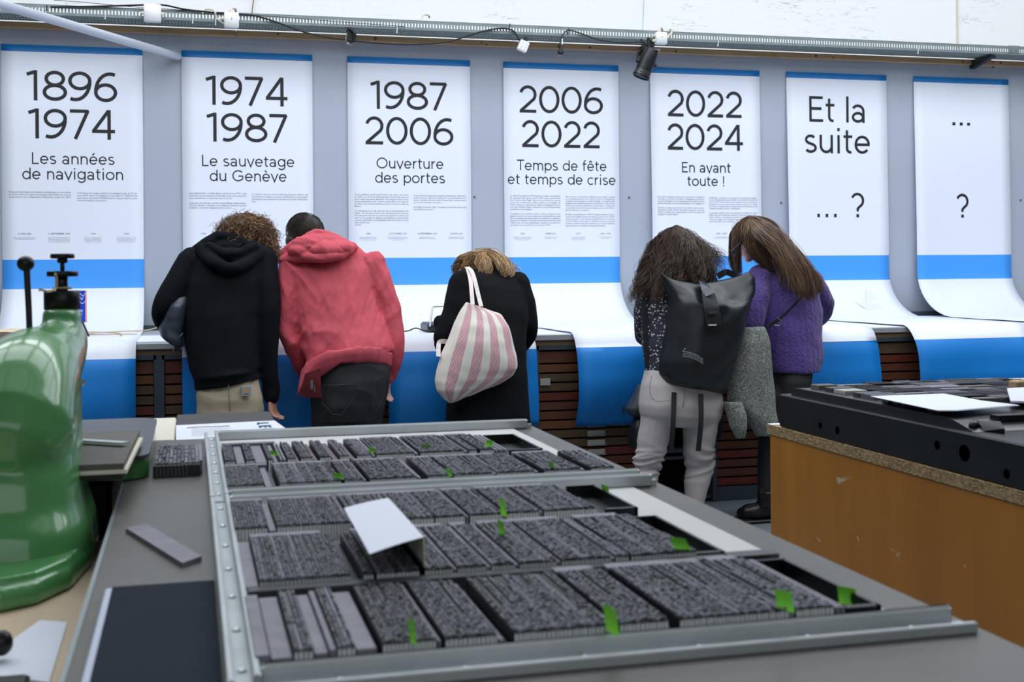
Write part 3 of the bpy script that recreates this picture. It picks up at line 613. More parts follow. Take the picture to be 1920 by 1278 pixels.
# zip ties
for px,py,c,l in [(88,14,'black_rubber','black cable tie sticking up from the tray left of the pole'),(198,29,'white_plastic','white cable tie on the tray right of the pole'),(362,37,'white_plastic','white cable tie on the tray between the two left junction boxes'),(405,40,'white_plastic','white cable tie beside the second junction box'),(956,48,'black_rubber','black cable tie above the white hanging socket'),(1066,57,'black_rubber','black cable tie above the hanging black plug'),(1347,80,'white_plastic','white cable tie on the tray right of the fifth banner top'),(1722,94,'white_plastic','white cable tie on the tray above the last banner'),(745,55,'white_plastic','white cable tie on the tray above the third banner')]:
    a=at(px,py-4,Y=yf-.008); b=at(px-1,py+6,Y=yf-.006); m=MB(); m.tube([a,b],.003,5); m.tube([b-Vector((.004,0,0)),b+Vector((.004,0,0))],.004,5); tag(m.build('cable_tie',M[c]),l,'cable tie',group='cable ties on the tray')
# white multi socket hanging
c=at(981,86,Y=yf-.015); e=empty('hanging_socket',c,label='square white mains socket dangling on the black cable',cat='socket')
rt=Matrix.Rotation(R(22),3,'Y'); m=MB(); m.bevbox(-.033,.033,-.02,.02,-.038,.034,.004); m.v=[tuple(rt@Vector(v)+c) for v in m.v]; m.build('body',M['white_plastic'],e)
m=MB(); m.box(-.012,.012,-.016,.016,.034,.062); m.v=[tuple(rt@Vector(v)+c) for v in m.v]; m.build('boot',M['black_rubber'],e)
m=MB()
for s in (-1,1): m.box(-.002+s*.014,.002+s*.014,-.0215,-.02,-.03,.026)
m.v=[tuple(rt@Vector(v)+c) for v in m.v]; m.build('joint',M['cream_plastic'],e)
c=at(1051,97,Y=yf-.012); e=empty('hanging_plug',c,label='round black mains plug hanging from the tray above the fourth banner',cat='plug')
m=MB(); m.lathe(c,[(.006,.035),(.010,.03),(.012,.012),(.019,.004),(.021,-.008),(.018,-.016)],16,axis=(.1,-.35,1)); m.build('body',M['black_rubber'],e,smooth=True)
m=MB()
for s in (-1,0,1): m.tube([c+Vector((s*.008,.004,-.012)),c+Vector((s*.008,-.004,-.032))],.0022,6)
m.build('pin',M['chrome'],e)
c=at(1054,78,Y=yf-.012); m=MB(); m.box(c.x-.004,c.x+.004,c.y-.004,c.y+.002,c.z-.02,c.z+.02); tag(m.build('cable_label',M['white_plastic']),'white tape flag on the cable above the black plug','label')
# clamp at 655
c=at(655,68,Y=yf-.02); e=empty('hook_clamp',c,label='black curved hook clamp on the tray above the third banner',cat='clamp')
m=MB(); m.box(c.x-.012,c.x+.024,yf-.03,yf+.05,c.z-.005,c.z+.05); m.tube(spl([(c.x,yf-.03,c.z+.05),(c.x+.03,yf-.05,c.z+.02),(c.x+.022,yf-.04,c.z-.03),(c.x-.01,yf-.02,c.z-.05)],5),.012,8); m.build('hook',M['dark_metal'],e,smooth=True)
m=MB(); m.tube([(c.x-.02,yf-.03,c.z-.05),(c.x+.02,yf-.03,c.z-.052)],.008,8); m.tube([(c.x-.018,yf-.03,c.z+.02),(c.x-.026,yf-.03,c.z-.035)],.004,6); m.build('bolt',M['galv'],e)
# spotlight
c=at(1212,118,Y=7.98); e=empty('spotlight',c,label='black theatre spotlight hanging from the tray between the fourth and fifth banners',cat='spotlight')
axd=Vector((-.36,.10,-.93)).normalized()
m=MB(); m.lathe(c,[(.030,-.105),(.045,-.10),(.052,-.07),(.056,-.02),(.056,.085),(.060,.088),(.060,.105),(.052,.108),(.05,.09),(.01,.088)],24,axis=axd); m.build('housing',M['dark_metal'],e,smooth=True)
m=MB(); 
for k in range(4): m.lathe(c+axd*(.06+k*.011),[(.056,0),(.0595,.002),(.0595,.004),(.056,.006)],24,axis=axd)
m.build('cooling_fin',M['chrome'],e,smooth=True)
u=Vector((1,0,-.2)).normalized(); top=at(1216,84,Y=8.0)
m=MB(); m.tube(spl([c-u*.062+Vector((0,0,.0)),c-u*.066+Vector((0,0,.05)),top-Vector((.035,0,.02)),top,top+Vector((.035,0,-.02)),c+u*.066+Vector((0,0,.06)),c+u*.062],5),.0075,8,flat=.4); m.build('yoke',M['dark_metal'],e,smooth=True)
m=MB(); m.lathe(c-u*.062,[(.014,-.004),(.014,.012),(.006,.014)],10,axis=-u); m.lathe(c+u*.062,[(.014,-.004),(.014,.012),(.006,.014)],10,axis=u); m.build('knob',M['black_rubber'],e)
m=MB(); m.tube([top,Vector((top.x,8.14,zt-.01))],.009,8); m.tube([top+Vector((0,0,-.02)),top+Vector((0,0,.05))],.012,8); m.build('hook_clamp',M['dark_metal'],e)
m=MB(); q=c-axd*.09; m.box(q.x+.005,q.x+.05,q.y-.05,q.y-.0,q.z-.004,q.z+.006); m.build('lamp_plate',M['chrome'],e)
# grey pole slanting down to the wall
a=at(334,106,Y=YW-.02); b=at(-60,-22,Y=6.9); b0=at(0,8,Y=7.1)
m=MB(); m.tube([a,a+(b0-a)*.5,b0,b0+(b0-a)*.25],.026,20); m.build('pole',M['pole_paint'],smooth=True,label='smooth pale grey pole slanting from the top left corner to the wall',cat='pole')

# ------------------------------------------------------------------ things on the worktop
def tw(name,pts,r,mt,label,cat):
    m=MB(); m.tube(spl([Vector(p) for p in pts],7),r,6); return tag(m.build(name,mt,smooth=True),label,cat)
tw('string',[(-.62,7.7,1.034),(-.5,7.9,1.034),(-.38,8.0,1.034),(-.25,8.1,1.034),(-.15,8.12,1.06),(-.05,8.1,1.05)],.004,M['twine'],'loose pale string lying on the first banner and worktop gap','string')
tw('string',[(-.3,7.6,1.034),(-.5,7.62,1.034),(-.66,7.75,1.034),(-.62,7.95,1.034),(-.5,7.9,1.034),(-.4,7.7,1.034),(-.38,7.5,1.034)],.004,M['twine'],'looped pale string with a frayed end behind the green press','string')
tw('string',[(2.95,7.9,1.03),(3.02,8.1,1.034),(3.1,8.25,1.06),(3.18,8.2,1.034),(3.1,8.0,1.034),(3.0,8.02,1.034),(3.15,8.1,1.034)],.004,M['twine'],'yellow string coil on the worktop left of the curly-haired woman','string')
m=MB(); m.box(1.0,8.4,6.885,8.34,1.0185,1.0192); m.build('cover_sheet',M['paper'],wt,label='white paper laid over the worktop')
m=MB(); m.box(-.30,-.02,6.93,7.6,1.0185,1.024); m.build('loose_sheets',M['paper'],label='white sheets lying in the worktop gap left of the navy hoodie',cat='paper')
# blue sign on small easel behind the press
c=at(150,572,Y=7.6); e=empty('desk_sign',(c.x,7.6,1.024),label='small blue sign with white handwriting on an easel behind the press',cat='sign')
a=at(120,545,Y=7.6); b=at(160,604,Y=7.6)
m=MB(); m.box(a.x,b.x,7.6,7.612,b.z,a.z); m.build('panel',M['board_blue'],e)
m=MB(); m.box(b.x,b.x+.008,7.6,7.615,b.z,a.z); m.build('edge',M['orange_edge'],e)
m=MB()
for (px,py,w) in [(153,553,.02),(152,560,.012),(150,590,.012),(151,567,.03),(152,583,.01)]:
    q=at(px,py,Y=7.598); m.tube(spl([(q.x-w,7.598,q.z-.004),(q.x-w*.3,7.598,q.z+.008),(q.x+w*.3,7.598,q.z-.006),(q.x+w,7.598,q.z+.01)],4),.0015,4)
m.build('writing',M['paper'],e)
q0=at(155,604,Y=7.6); m=MB(); m.tube([q0,(q0.x+.035,7.56,1.03)],.006,8); m.build('leg',M['dark_metal'],e); m=MB(); m.tube([(q0.x-.1,7.6,q0.z),(q0.x-.13,7.56,1.03)],.006,8); m.build('leg',M['dark_metal'],e)
# grey wire framed device beside the black coat
c=at(830,600,Y=7.2); e=empty('tabletop_device',(c.x,7.2,1.024),label='grey device with a silver tube frame beside the woman in the black coat',cat='device')
a=at(806,612,Y=7.15); b=at(811,574,Y=7.2); d=at(870,573,Y=7.2)
m=MB(); m.tube([a,a+(b-a)*.9,b+Vector((.006,0,-.002)),b+Vector((.016,0,0)),d],.006,8); m.build('tube_frame',M['alu'],e,smooth=True)
m=MB(); m.bevbox(a.x-.012,d.x,7.15,7.40,1.034,1.085,.012); m.build('body',M['plate'],e)
cable('cable',[(744,622,7.0),(765,620,7.05),(780,615,7.1),(798,621,7.12),(808,622,7.15)],.004,M['black_rubber'],'thin black cable on the third banner leading to the grey device')

# ------------------------------------------------------------------ people
def W(px,py,Y): return at(px,py,Y=Y)
def lring(xl,yl,xr,yr,Y,hd,n=28,e=2.3,tw=0):
    a,b=W(xl,yl,Y-tw),W(xr,yr,Y+tw); c=(a+b)/2; h=(b-a)/2; out=[]
    for k in range(n):
        t=2*math.pi*k/n; ct,st=math.cos(t),math.sin(t)
        cc=math.copysign(abs(ct)**(2/e),ct); ss=math.copysign(abs(st)**(2/e),st)
        out.append(c+h*cc+Vector((0,hd*ss,0)))
    return out
def torso(mb,rows): mb.rings([lring(*r) for r in rows][::-1])
def limb(mb,pts,n=14,flat=1): mb.tube(spl([W(*p[:3]) for p in pts],5), [r for k in range(len(pts)-1) for r in [pts[k][3]+(pts[k+1][3]-pts[k][3])*t/5 for t in range(5)]]+[pts[-1][3]], n, round_ends=True, flat=flat)
def arm(mb,pts,k=.55): limb(mb,[(p[0],p[1],p[2],min(.045,p[3]*k)) for p in pts])
def hand(mb,wr,d,nrm,side,curl=35,s=1.0):
    """palm, four fingers of unequal length and a thumb on the side; d: wrist to knuckles, nrm: palm normal"""
    d=d.normalized(); nrm=(nrm-d*nrm.dot(d)).normalized(); sd=d.cross(nrm).normalized()*side
    mb.tube([wr,wr+d*.03*s,wr+d*.085*s],[.026*s,.034*s,.040*s],12,round_ends=True,flat=.42,fax=sd)
    for k,(L,off) in enumerate(zip([.068,.078,.072,.056],[-.029,-.010,.010,.028])):
        p=wr+d*.088*s+sd*off*s; dd=d.copy(); pts=[p-d*.03*s,p]; rr=[.0095*s,.0095*s]
        for j,fr in enumerate((.45,.32,.26)):
            dd=(Matrix.Rotation(R(curl*(.8+.1*j)),3,nrm.cross(d).normalized())@dd).normalized() if curl else dd
            if dd.dot(nrm)<-.01 and j==0: pass
            p=p+dd*L*fr*s; pts.append(p.copy()); rr.append((.009-.0012*j)*s)
        mb.tube(pts,rr,8,round_ends=True)
    t0=wr+d*.025*s-sd*.026*s
    mb.tube([t0,t0+(d*.5-sd*.7+nrm*.3).normalized()*.035*s,t0+(d*.8-sd*.55+nrm*.5).normalized()*.065*s,t0+(d*1.0-sd*.3+nrm*.6).normalized()*.088*s],[.014*s,.012*s,.0105*s,.008*s],8,round_ends=True)
def head(mb,c,face,up,s=1.0):
    """skull, jaw, nose, ears; face: direction looked at"""
    f=face.normalized(); u=(up-f*up.dot(f)).normalized(); sd=f.cross(u); rot=Matrix((sd,f,u)).transposed()
    T=lambda x,y,z: c+(sd*x+f*y+u*z)*s
    mb.ell(T(0,-.01,.03),(.075*s,.096*s,.088*s),18,rot=rot); mb.ell(T(0,.022,-.02),(.062*s,.070*s,.085*s),16,rot=rot); mb.ell(T(0,.050,-.088),(.034*s,.032*s,.026*s),12,rot=rot)
    mb.tube([T(0,.088,.012),T(0,.108,-.022)],[.009*s,.014*s],8,round_ends=True)
    mb.ell(T(0,.088,-.052),(.024*s,.010*s,.010*s),10,rot=rot)
    for q in (-1,1):
        mb.ell(T(q*.077,-.004,-.005),(.009*s,.020*s,.032*s),10,rot=rot); mb.ell(T(q*.034,.078,.022),(.022*s,.012*s,.008*s),10,rot=rot)
    return T
def eyes(T,parent,m=None):
    for q in (-1,1):
        mb=MB(); mb.ell(T(q*.031,.083,.006),(.0115,.0115,.0115),12); mb.build('eye',M['eye'],parent,smooth=True)
def strand(mb,pts,r0,r1=None,n=3,mi=0):
    r1=r0*.35 if r1 is None else r1; k=len(pts)
    mb.tube(pts,[r0+(r1-r0)*i/(k-1) for i in range(k)],n,m=mi)
def guide_hair(mb,guides,r=.0014,curl=(0,0),seed=1,N=16,fly=.04):
    rnd=random.Random(seed)
    for cnt,g in guides:
        base=[(W(*q[:3]),q[3]) for q in g]
        P=spl([b[0] for b in base],6); sp=[base[min(int(i/6),len(base)-1)][1]+(base[min(int(i/6)+1,len(base)-1)][1]-base[min(int(i/6),len(base)-1)][1])*((i%6)/6) for i in range(len(P))]
        for _ in range(int(cnt*1.5)):
            a=rnd.uniform(0,6.28); rr=math.sqrt(rnd.random()); ox,oz=rr*math.cos(a),rr*math.sin(a); oy=rnd.uniform(-1,.4)
            if rnd.random()<fly: ox*=1.6; oz*=1.4
            end=rnd.uniform(.72,1.0); n=max(5,int(len(P)*end)); amp,fr=curl; ph=rnd.uniform(0,6.28); am=amp*rnd.uniform(.5,1.3); ff=fr*rnd.uniform(.8,1.25); low=rnd.uniform(-1,1)*.004
            pts=[]
            for i in range(n):
                t=i/(len(P)-1); s_=sp[i]
                w=Vector((math.sin(ph+ff*t*6.28),math.cos(ph+ff*t*6.28)*.7,math.cos(ph+ff*t*6.28)*.5))*am*min(1,t*3)
                pts.append(P[i]+Vector((ox*s_,oy*s_*.7,oz*s_))+w+Vector((math.sin(t*9+low*900),0,0))*low)
            if curl[1]>3:   # resample finer for curls
                pts=spl(pts,2)
            strand(mb,pts,r*rnd.uniform(.7,1.5),mi=rnd.choice((0,0,1,1,2)))
# --- 1 man in navy hoodie
p1=empty('person',(.36,6.5,0),label='person in a navy hoodie and tan trousers with curly hair, leaning over the worktop',cat='person')
m=MB(); hc=W(468,452,6.78); T=head(m,hc,Vector((.25,.75,-.6)),Vector((.2,.6,.75))); m.tube([hc-Vector((0,.04,.05)),W(440,490,6.6)],[.058,.06],14,round_ends=True)
torso(m,[(395,480,470,480,6.57,.08),(370,510,485,510,6.55,.10),(375,600,470,600,6.5,.10),(380,720,480,720,6.42,.09),(385,760,475,760,6.42,.09)])
R1_=[(494,486,6.57,.075),(502,560,6.48,.062),(503,640,6.45,.055),(505,700,6.44,.046),(508,726,6.45,.046),(509,742,6.44,.040)]; L1_=[(360,492,6.57,.080),(326,545,6.52,.072),(308,585,6.52,.066),(328,612,6.68,.055),(345,618,6.85,.045)]; arm(m,R1_); hand(m,W(509,735,6.44),Vector((.06,.02,-1)),Vector((-.8,.45,0)),-1,curl=30)
arm(m,L1_); hand(m,W(345,618,6.88),Vector((.4,1,-.1)),Vector((0,0,-1)),1,curl=12)
for x in (402,462): limb(m,[(x,760,6.42,.06),(x,865,6.44,.048),(x-2,1010,6.42,.035)])
blob(m,'body',M['skin'],p1,voxel=.0065,smooth=2); eyes(T,p1)
m=MB(); torso(m,[(388,462,478,462,6.62,.07),(364,472,500,474,6.6,.10),(350,492,508,490,6.58,.125),(346,530,500,530,6.55,.14),(344,590,492,590,6.51,.145),(346,640,490,640,6.48,.145),(354,690,488,690,6.45,.142),(362,710,482,692,6.43,.14),(364,717,486,698,6.43,.120),(365,730,490,709,6.43,.124)])
limb(m,R1_); limb(m,L1_)
hd_=folds(.007,2.5,2.5,6,3,1.6,.6)
hc_=crease(.010,5,1.8,-20,3); blob(m,'hoodie',M['hoodie'],p1,voxel=.008,smooth=3,disp=lambda c,n:hd_(c,n)*.5+hc_(c,n))
m=MB()
m.tube(spl([W(368,470,6.60),W(384,458,6.58),W(406,446,6.60),W(430,445,6.60),W(456,455,6.58),W(482,472,6.56),W(496,484,6.57)],5),.030,12,round_ends=True)
m.tube(spl([W(376,468,6.52),W(398,490,6.44),W(428,504,6.42),W(458,496,6.44),W(490,474,6.52)],5),.032,12,round_ends=True)
m.tube(spl([W(392,462,6.50),W(420,474,6.46),W(450,474,6.47),W(478,462,6.50)],5),.026,10,round_ends=True)
m.ell(W(430,482,6.50),(.11,.06,.05)); m.ell(W(428,464,6.60),(.115,.06,.045)); m.ell(W(468,462,6.6),(.06,.05,.04))
blob(m,'hood',M['hoodie'],p1,voxel=.007,smooth=4,disp=folds(.008,6,6,9,8,2,.5))
m=MB(); torso(m,[(376,706,480,692,6.43,.095),(370,728,486,712,6.43,.105),(368,738,490,734,6.43,.118),(366,750,493,748,6.43,.125),(370,790,492,790,6.43,.12)])
for x in (400,462): limb(m,[(x,760,6.43,.088),(x,880,6.45,.07),(x-2,1020,6.43,.062)])
blob(m,'trousers',M['chino'],p1,voxel=.009,smooth=4,disp=folds(.006,5,5,9,1,2,.4))
m=MB(); m.tube(spl([W(428,716,6.31),W(429,740,6.298),W(431,762,6.30),W(431,785,6.33)],4),.0022,4); m.build('centre_seam',mat('chino_seam',(120,110,94),.9),p1)
q=W(462,733,6.30); m=MB(); m.box(q.x-.023,q.x+.023,q.y-.004,q.y+.02,q.z-.023,q.z+.024); lb=m.build('brand_patch',mat('patch_grey',(150,155,165),.8),p1,label='small grey square patch with an orange emblem')
m=MB(); ribbon(m,arc(0,0,.0085,.0085,60,320),.007,lambda x,y:(q.x+x+.001,q.y-.0048,q.z+.004+y)); ribbon(m,[(.002,.004),(.011,.0)],.005,lambda x,y:(q.x+x,q.y-.0049,q.z+.008+y)); m.build('emblem',mat('orange_thread',(225,150,30),.7),lb)
m=MB()
for k in range(7): m.box(q.x-.014+k*.004,q.x-.0115+k*.004,q.y-.0048,q.y-.004,q.z-.016,q.z-.012)
m.build('patch_lettering',M['ink'],lb)
for x in (400,460):
    a=W(x,1012,6.43); m=MB(); m.bevbox(a.x-.045,a.x+.045,6.33,6.62,0.0,.09,.02); m.build('shoe',M['boot'],p1)
# curly hair
m=MB(); hcc=W(461,443,6.72); rnd=random.Random(5)
m.ell(hcc,(.118,.11,.085)); m.ell(W(492,470,6.70),(.07,.08,.06)); blob(m,'hair_base',M['hair_curly'],p1,voxel=.01,smooth=2,disp=folds(.02,14,14,14,2,2.5))
m=MB()
for k in range(2200):
    d=Vector((rnd.gauss(0,1),rnd.gauss(-.25,1),rnd.gauss(.2,1))).normalized()
    if d.z<-.35: continue
    if rnd.random()<.25: c0=W(495,475,6.70); rad=Vector((.062,.07,.05))
    else: c0=hcc; rad=Vector((.125,.11,.09))
    root=c0+Vector((d.x*rad.x,d.y*rad.y,d.z*rad.z)); L=rnd.uniform(.035,.065)*(1.45 if rnd.random()<.12 else 1); u,v=ax3(d); ph=rnd.uniform(0,6.28); cr=rnd.uniform(.008,.019); tn=rnd.uniform(.9,1.9); pts=[]
    for i in range(13):
        t=i/12; a=ph+t*tn*6.28; pts.append(root+d*L*t+(u*math.cos(a)+v*math.sin(a))*cr*min(1,t*4)+Vector((0,0,-.02*t*t)))
    strand(m,pts,rnd.uniform(.0012,.0034),.0006,mi=rnd.choice((0,0,1,1,2)))
m.build('hair',HT['hair_curly'],p1,smooth=True)

# --- 2 man in red jacket
p2=empty('person',(1.0,6.5,0),label='person in a washed red hooded jacket and black jeans bending over the worktop',cat='person')
m=MB(); hc=W(574,444,6.86); T=head(m,hc,Vector((-.25,.8,-.55)),Vector((-.1,.5,.8))); m.tube([hc-Vector((0,.03,.05)),W(610,480,6.65)],[.058,.062],14,round_ends=True)
torso(m,[(592,482,648,480,6.66,.07),(565,512,685,512,6.57,.10),(570,600,700,600,6.5,.10),(610,700,712,700,6.42,.08),(608,760,700,760,6.42,.08)])
R2_=[(698,496,6.58,.075),(722,550,6.52,.064),(735,610,6.48,.056),(738,660,6.46,.048),(731,695,6.5,.042),(728,706,6.5,.036)]; L2_=[(545,500,6.6,.075),(537,560,6.54,.058),(541,620,6.52,.056),(555,668,6.54,.048),(566,690,6.64,.044)]; arm(m,R2_); hand(m,W(728,698,6.5),Vector((-.15,.2,-1)),Vector((-.6,.6,0)),-1,curl=25)
arm(m,L2_); hand(m,W(568,690,6.68),Vector((.3,1,.3)),Vector((0,0,-1)),1,curl=15)
for x in (618,684): limb(m,[(x,770,6.42,.06),(x,875,6.44,.055),(x,1010,6.42,.04)])
blob(m,'body',M['skin2'],p2,voxel=.0065,smooth=2); eyes(T,p2)
m=MB(); torso(m,[(560,470,655,452,6.66,.07),(536,482,690,474,6.63,.10),(526,505,706,500,6.6,.13),(544,545,706,538,6.57,.15),(552,600,716,585,6.53,.165),(566,650,728,620,6.49,.17),(576,672,734,645,6.46,.165),(572,690,736,655,6.45,.150)])
limb(m,R2_); limb(m,L2_)
m.ell(W(612,470,6.5),(.12,.08,.05))
fr=crease(.028,6,1.6,28,12); fr2=crease(.009,12,3.2,-25,4)
blob(m,'jacket',M['red'],p2,voxel=.0075,smooth=3,disp=lambda c,n:fr(c,n)+fr2(c,n))
m=MB()
hemtop=[(566,692),(580,674),(600,660),(640,650),(690,648),(718,651),(738,664)]; hembot=[(557,744),(568,722),(586,694),(640,679),(690,674),(716,678),(733,690)]
def hemring(P,dz=0,Y=6.45,hd=.16):
    n=28; out=[]
    for k in range(n):
        t=2*math.pi*k/n; u=(1-math.cos(t))/2; back=math.sin(t)<=0
        s_=u*(len(P)-1); i=min(int(s_),len(P)-2); fr_=s_-i; x=P[i][0]+(P[i+1][0]-P[i][0])*fr_; y=P[i][1]+(P[i+1][1]-P[i][1])*fr_
        out.append(W(x,y,Y-math.copysign(abs(math.sin(t))**.8,math.sin(t))*hd))
    return out
m.rings([hemring(hemtop),hemring([((a[0]+b[0])/2,(a[1]+b[1])/2) for a,b in zip(hemtop,hembot)],hd=.165),hemring(hembot,hd=.155)])
blob(m,'hem_band',M['red_rib'],p2,voxel=.008,smooth=3,disp=folds(.006,14,8,3,2,2))
m=MB()
m.tube(spl([W(528,490,6.64),W(546,464,6.62),W(572,448,6.58),W(597,436,6.58),W(625,444,6.58),W(652,458,6.57),W(663,463,6.57)],5),.024,12,round_ends=True)
m.tube(spl([W(532,488,6.60),W(566,482,6.50),W(608,482,6.44),W(636,478,6.46),W(660,463,6.54)],5),.030,12,round_ends=True)
m.ell(W(600,456,6.53),(.15,.07,.05)); m.ell(W(632,464,6.50),(.08,.07,.045)); m.ell(W(575,472,6.53),(.10,.07,.045))
m.ell(W(602,466,6.52),(.13,.07,.05)); m.ell(W(562,478,6.58),(.06,.06,.035))
blob(m,'hood',M['red'],p2,voxel=.0065,smooth=3,disp=crease(.012,4,12,-18,9))
m=MB(); q=W(584,730,6.50); m.rings([[W(572,700,6.26),W(600,690,6.27),W(600,690,6.30),W(572,700,6.29)],[W(566,722,6.265),W(602,722,6.27),W(602,722,6.30),W(566,722,6.30)],[W(563,745,6.28),W(604,745,6.28),W(604,745,6.31),W(563,745,6.32)]]); m.build('lining',M['red_inside'],p2,label='dark red inside of the open jacket front')
m=MB(); a,b=W(584,712,6.25),W(590,729,6.25); m.box(a.x-.006,a.x+.008,a.y-.006,a.y,b.z,a.z); m.tube([W(589,722,6.24),W(590,735,6.24)],.004,6); m.build('zip_end',M['chrome'],p2)
m=MB(); torso(m,[(594,676,732,672,6.44,.125),(586,715,730,710,6.43,.14),(582,760,722,756,6.43,.145),(584,790,712,790,6.43,.12)])
for x in (616,684): limb(m,[(x,770,6.43,.094),(x,880,6.45,.072),(x,1020,6.43,.06)])
blob(m,'jeans',M['black_jeans'],p2,voxel=.009,smooth=4,disp=folds(.007,5,5,8,21,2,.5))
m=MB()
for pl in ([(606,722),(668,720),(668,738),(640,778),(624,776),(604,755),(606,722)],[(702,712),(722,702),(720,745),(706,770),(700,768),(702,712)]):
    P=[W(*q,6.285) for q in pl]; m.tube(P,.0016,4)
m.build('pocket_seam',mat('seam_grey',(52,54,60),.8),p2)
for x in (616,684):
    a=W(x,1012,6.43); m=MB(); m.bevbox(a.x-.045,a.x+.045,6.33,6.62,0.0,.09,.02); m.build('shoe',M['boot'],p2)
m=MB(); hcc=W(572,435,6.82); rad=Vector((.100,.112,.104)); m.ell(hcc,tuple(rad*.97)); m.ell(W(552,452,6.80),(.05,.06,.05)); blob(m,'hair_base',M['hair_dark'],p2,voxel=.008,smooth=2)
m=MB(); crown=Vector((.25,-.45,.86)).normalized(); rnd=random.Random(9)
for k in range(1500):
    d=Vector((rnd.gauss(0,1),rnd.gauss(-.3,1),rnd.gauss(.2,1))).normalized()
    if d.z<-.45: continue
    tg=(d-crown*d.dot(crown)); tg=tg.normalized() if tg.length>.05 else ax3(d)[0]; tg=(tg+Vector((0,0,-.4))+Vector((rnd.gauss(0,.15),rnd.gauss(0,.15),0))).normalized(); pts=[]; dd=d.copy(); L=rnd.uniform(.03,.07)
    for i in range(7):
        t=i/6; pos=hcc+Vector((dd.x*rad.x,dd.y*rad.y,dd.z*rad.z))*(1+.06*t); pts.append(pos); dd=(dd+(tg-dd*tg.dot(dd))*L/6/.1).normalized()
    strand(m,pts,.0014,.0005,mi=rnd.choice((0,0,1,2)))
m.build('hair',HT['hair_dark'],p2,smooth=True)

# --- 3 woman in black coat
p3=empty('person',(1.72,6.5,0),label='person in a long black coat with dark blond hair bending low over the worktop',cat='person')
m=MB(); hc=W(893,508,6.86); T=head(m,hc,Vector((-.5,.6,-.65)),Vector((-.2,.6,.75)),.97); m.tube([hc+Vector((.02,-.06,-.03)),W(915,530,6.65)],[.05,.055],14,round_ends=True)
torso(m,[(870,525,955,525,6.62,.08),(862,560,975,560,6.58,.1),(862,640,972,640,6.52,.11),(855,740,975,740,6.48,.12)])
R3_=[(972,530,6.62,.062),(988,580,6.60,.054),(990,622,6.62,.050),(978,645,6.8,.045)]; L3_=[(864,530,6.62,.066),(850,590,6.57,.062),(834,640,6.56,.056),(836,650,6.72,.05)]; arm(m,R3_); hand(m,W(976,642,6.85),Vector((-.3,1,-.1)),Vector((0,0,-1)),-1,curl=10)
arm(m,L3_); hand(m,W(838,645,6.78),Vector((.3,1,-.1)),Vector((0,0,-1)),1,curl=10)
for x in (885,945): limb(m,[(x,740,6.48,.08),(x,870,6.5,.055),(x,1000,6.48,.035)])
blob(m,'body',M['skin2'],p3,voxel=.0065,smooth=2); eyes(T,p3)
m=MB(); torso(m,[(872,504,962,510,6.68,.07),(856,512,976,524,6.65,.10),(850,530,984,545,6.62,.12),(848,570,988,580,6.58,.135),(850,620,986,620,6.54,.14),(848,680,984,680,6.50,.14),(840,740,990,740,6.48,.15),(836,800,994,800,6.47,.155),(834,900,998,900,6.47,.16),(836,930,996,930,6.47,.155)])
limb(m,R3_); limb(m,L3_)
m.ell(W(832,630,6.56),(.055,.07,.065)); m.ell(W(824,606,6.60),(.03,.05,.04))
blob(m,'coat',M['coat'],p3,voxel=.009,smooth=6,disp=folds(.007,3,3,5,31,1.8,.4))
for x in (885,945):
    m=MB(); m.tube([W(x,900,6.48),W(x,1000,6.48)],[.055,.045],12); m.build('stocking',M['black_leggings'],p3,smooth=True)
    a=W(x,1000,6.48); m=MB(); m.bevbox(a.x-.04,a.x+.04,6.40,6.66,0,.08,.02); m.build('shoe',M['boot'],p3)
m=MB(); c0=W(893,500,6.84); m.ell(c0,(.097,.105,.078)); m.ell(W(925,502,6.74),(.075,.06,.045)); blob(m,'hair_base',M['hair_blond'],p3,voxel=.009,smooth=2)
m=MB()
guide_hair(m,[(260,[(888,474,6.78,.012),(868,483,6.80,.016),(856,498,6.82,.016),(851,514,6.84,.012)]),
 (200,[(888,474,6.76,.012),(880,485,6.72,.02),(872,500,6.70,.02),(866,511,6.70,.015)]),
 (260,[(888,473,6.76,.012),(903,482,6.68,.022),(912,496,6.62,.024),(914,512,6.58,.014)]),
 (200,[(890,473,6.76,.012),(905,479,6.68,.02),(898,492,6.63,.02),(905,510,6.58,.010)]),
 (380,[(890,473,6.76,.014),(918,476,6.70,.024),(936,488,6.64,.028),(944,503,6.58,.026),(948,516,6.56,.016)]),
 (260,[(892,473,6.76,.012),(925,478,6.70,.018),(948,492,6.64,.022),(956,508,6.60,.016),(956,518,6.58,.010)]),
 (30,[(918,482,6.70,.006),(918,472,6.70,.006),(916,466,6.70,.003)]),
 (16,[(940,490,6.66,.01),(958,498,6.64,.02),(968,506,6.62,.02),(970,512,6.62,.02)])],r=.0018,curl=(.009,1.6),seed=3)
m.build('hair',HT['hair_blond'],p3,smooth=True)
ge=MB(); a=W(846,498,6.80); ge.tube([a,W(849,497,6.78),W(862,495,6.76)],.0025,6); ge.tube(spl([a,a+Vector((.0,0,-.012)),a+Vector((.012,.01,-.026)),a+Vector((.016,.01,-.004)),a],4),.0022,6); g3=ge.build('glasses',M['glasses'],p3,label='dark blue spectacle frame')
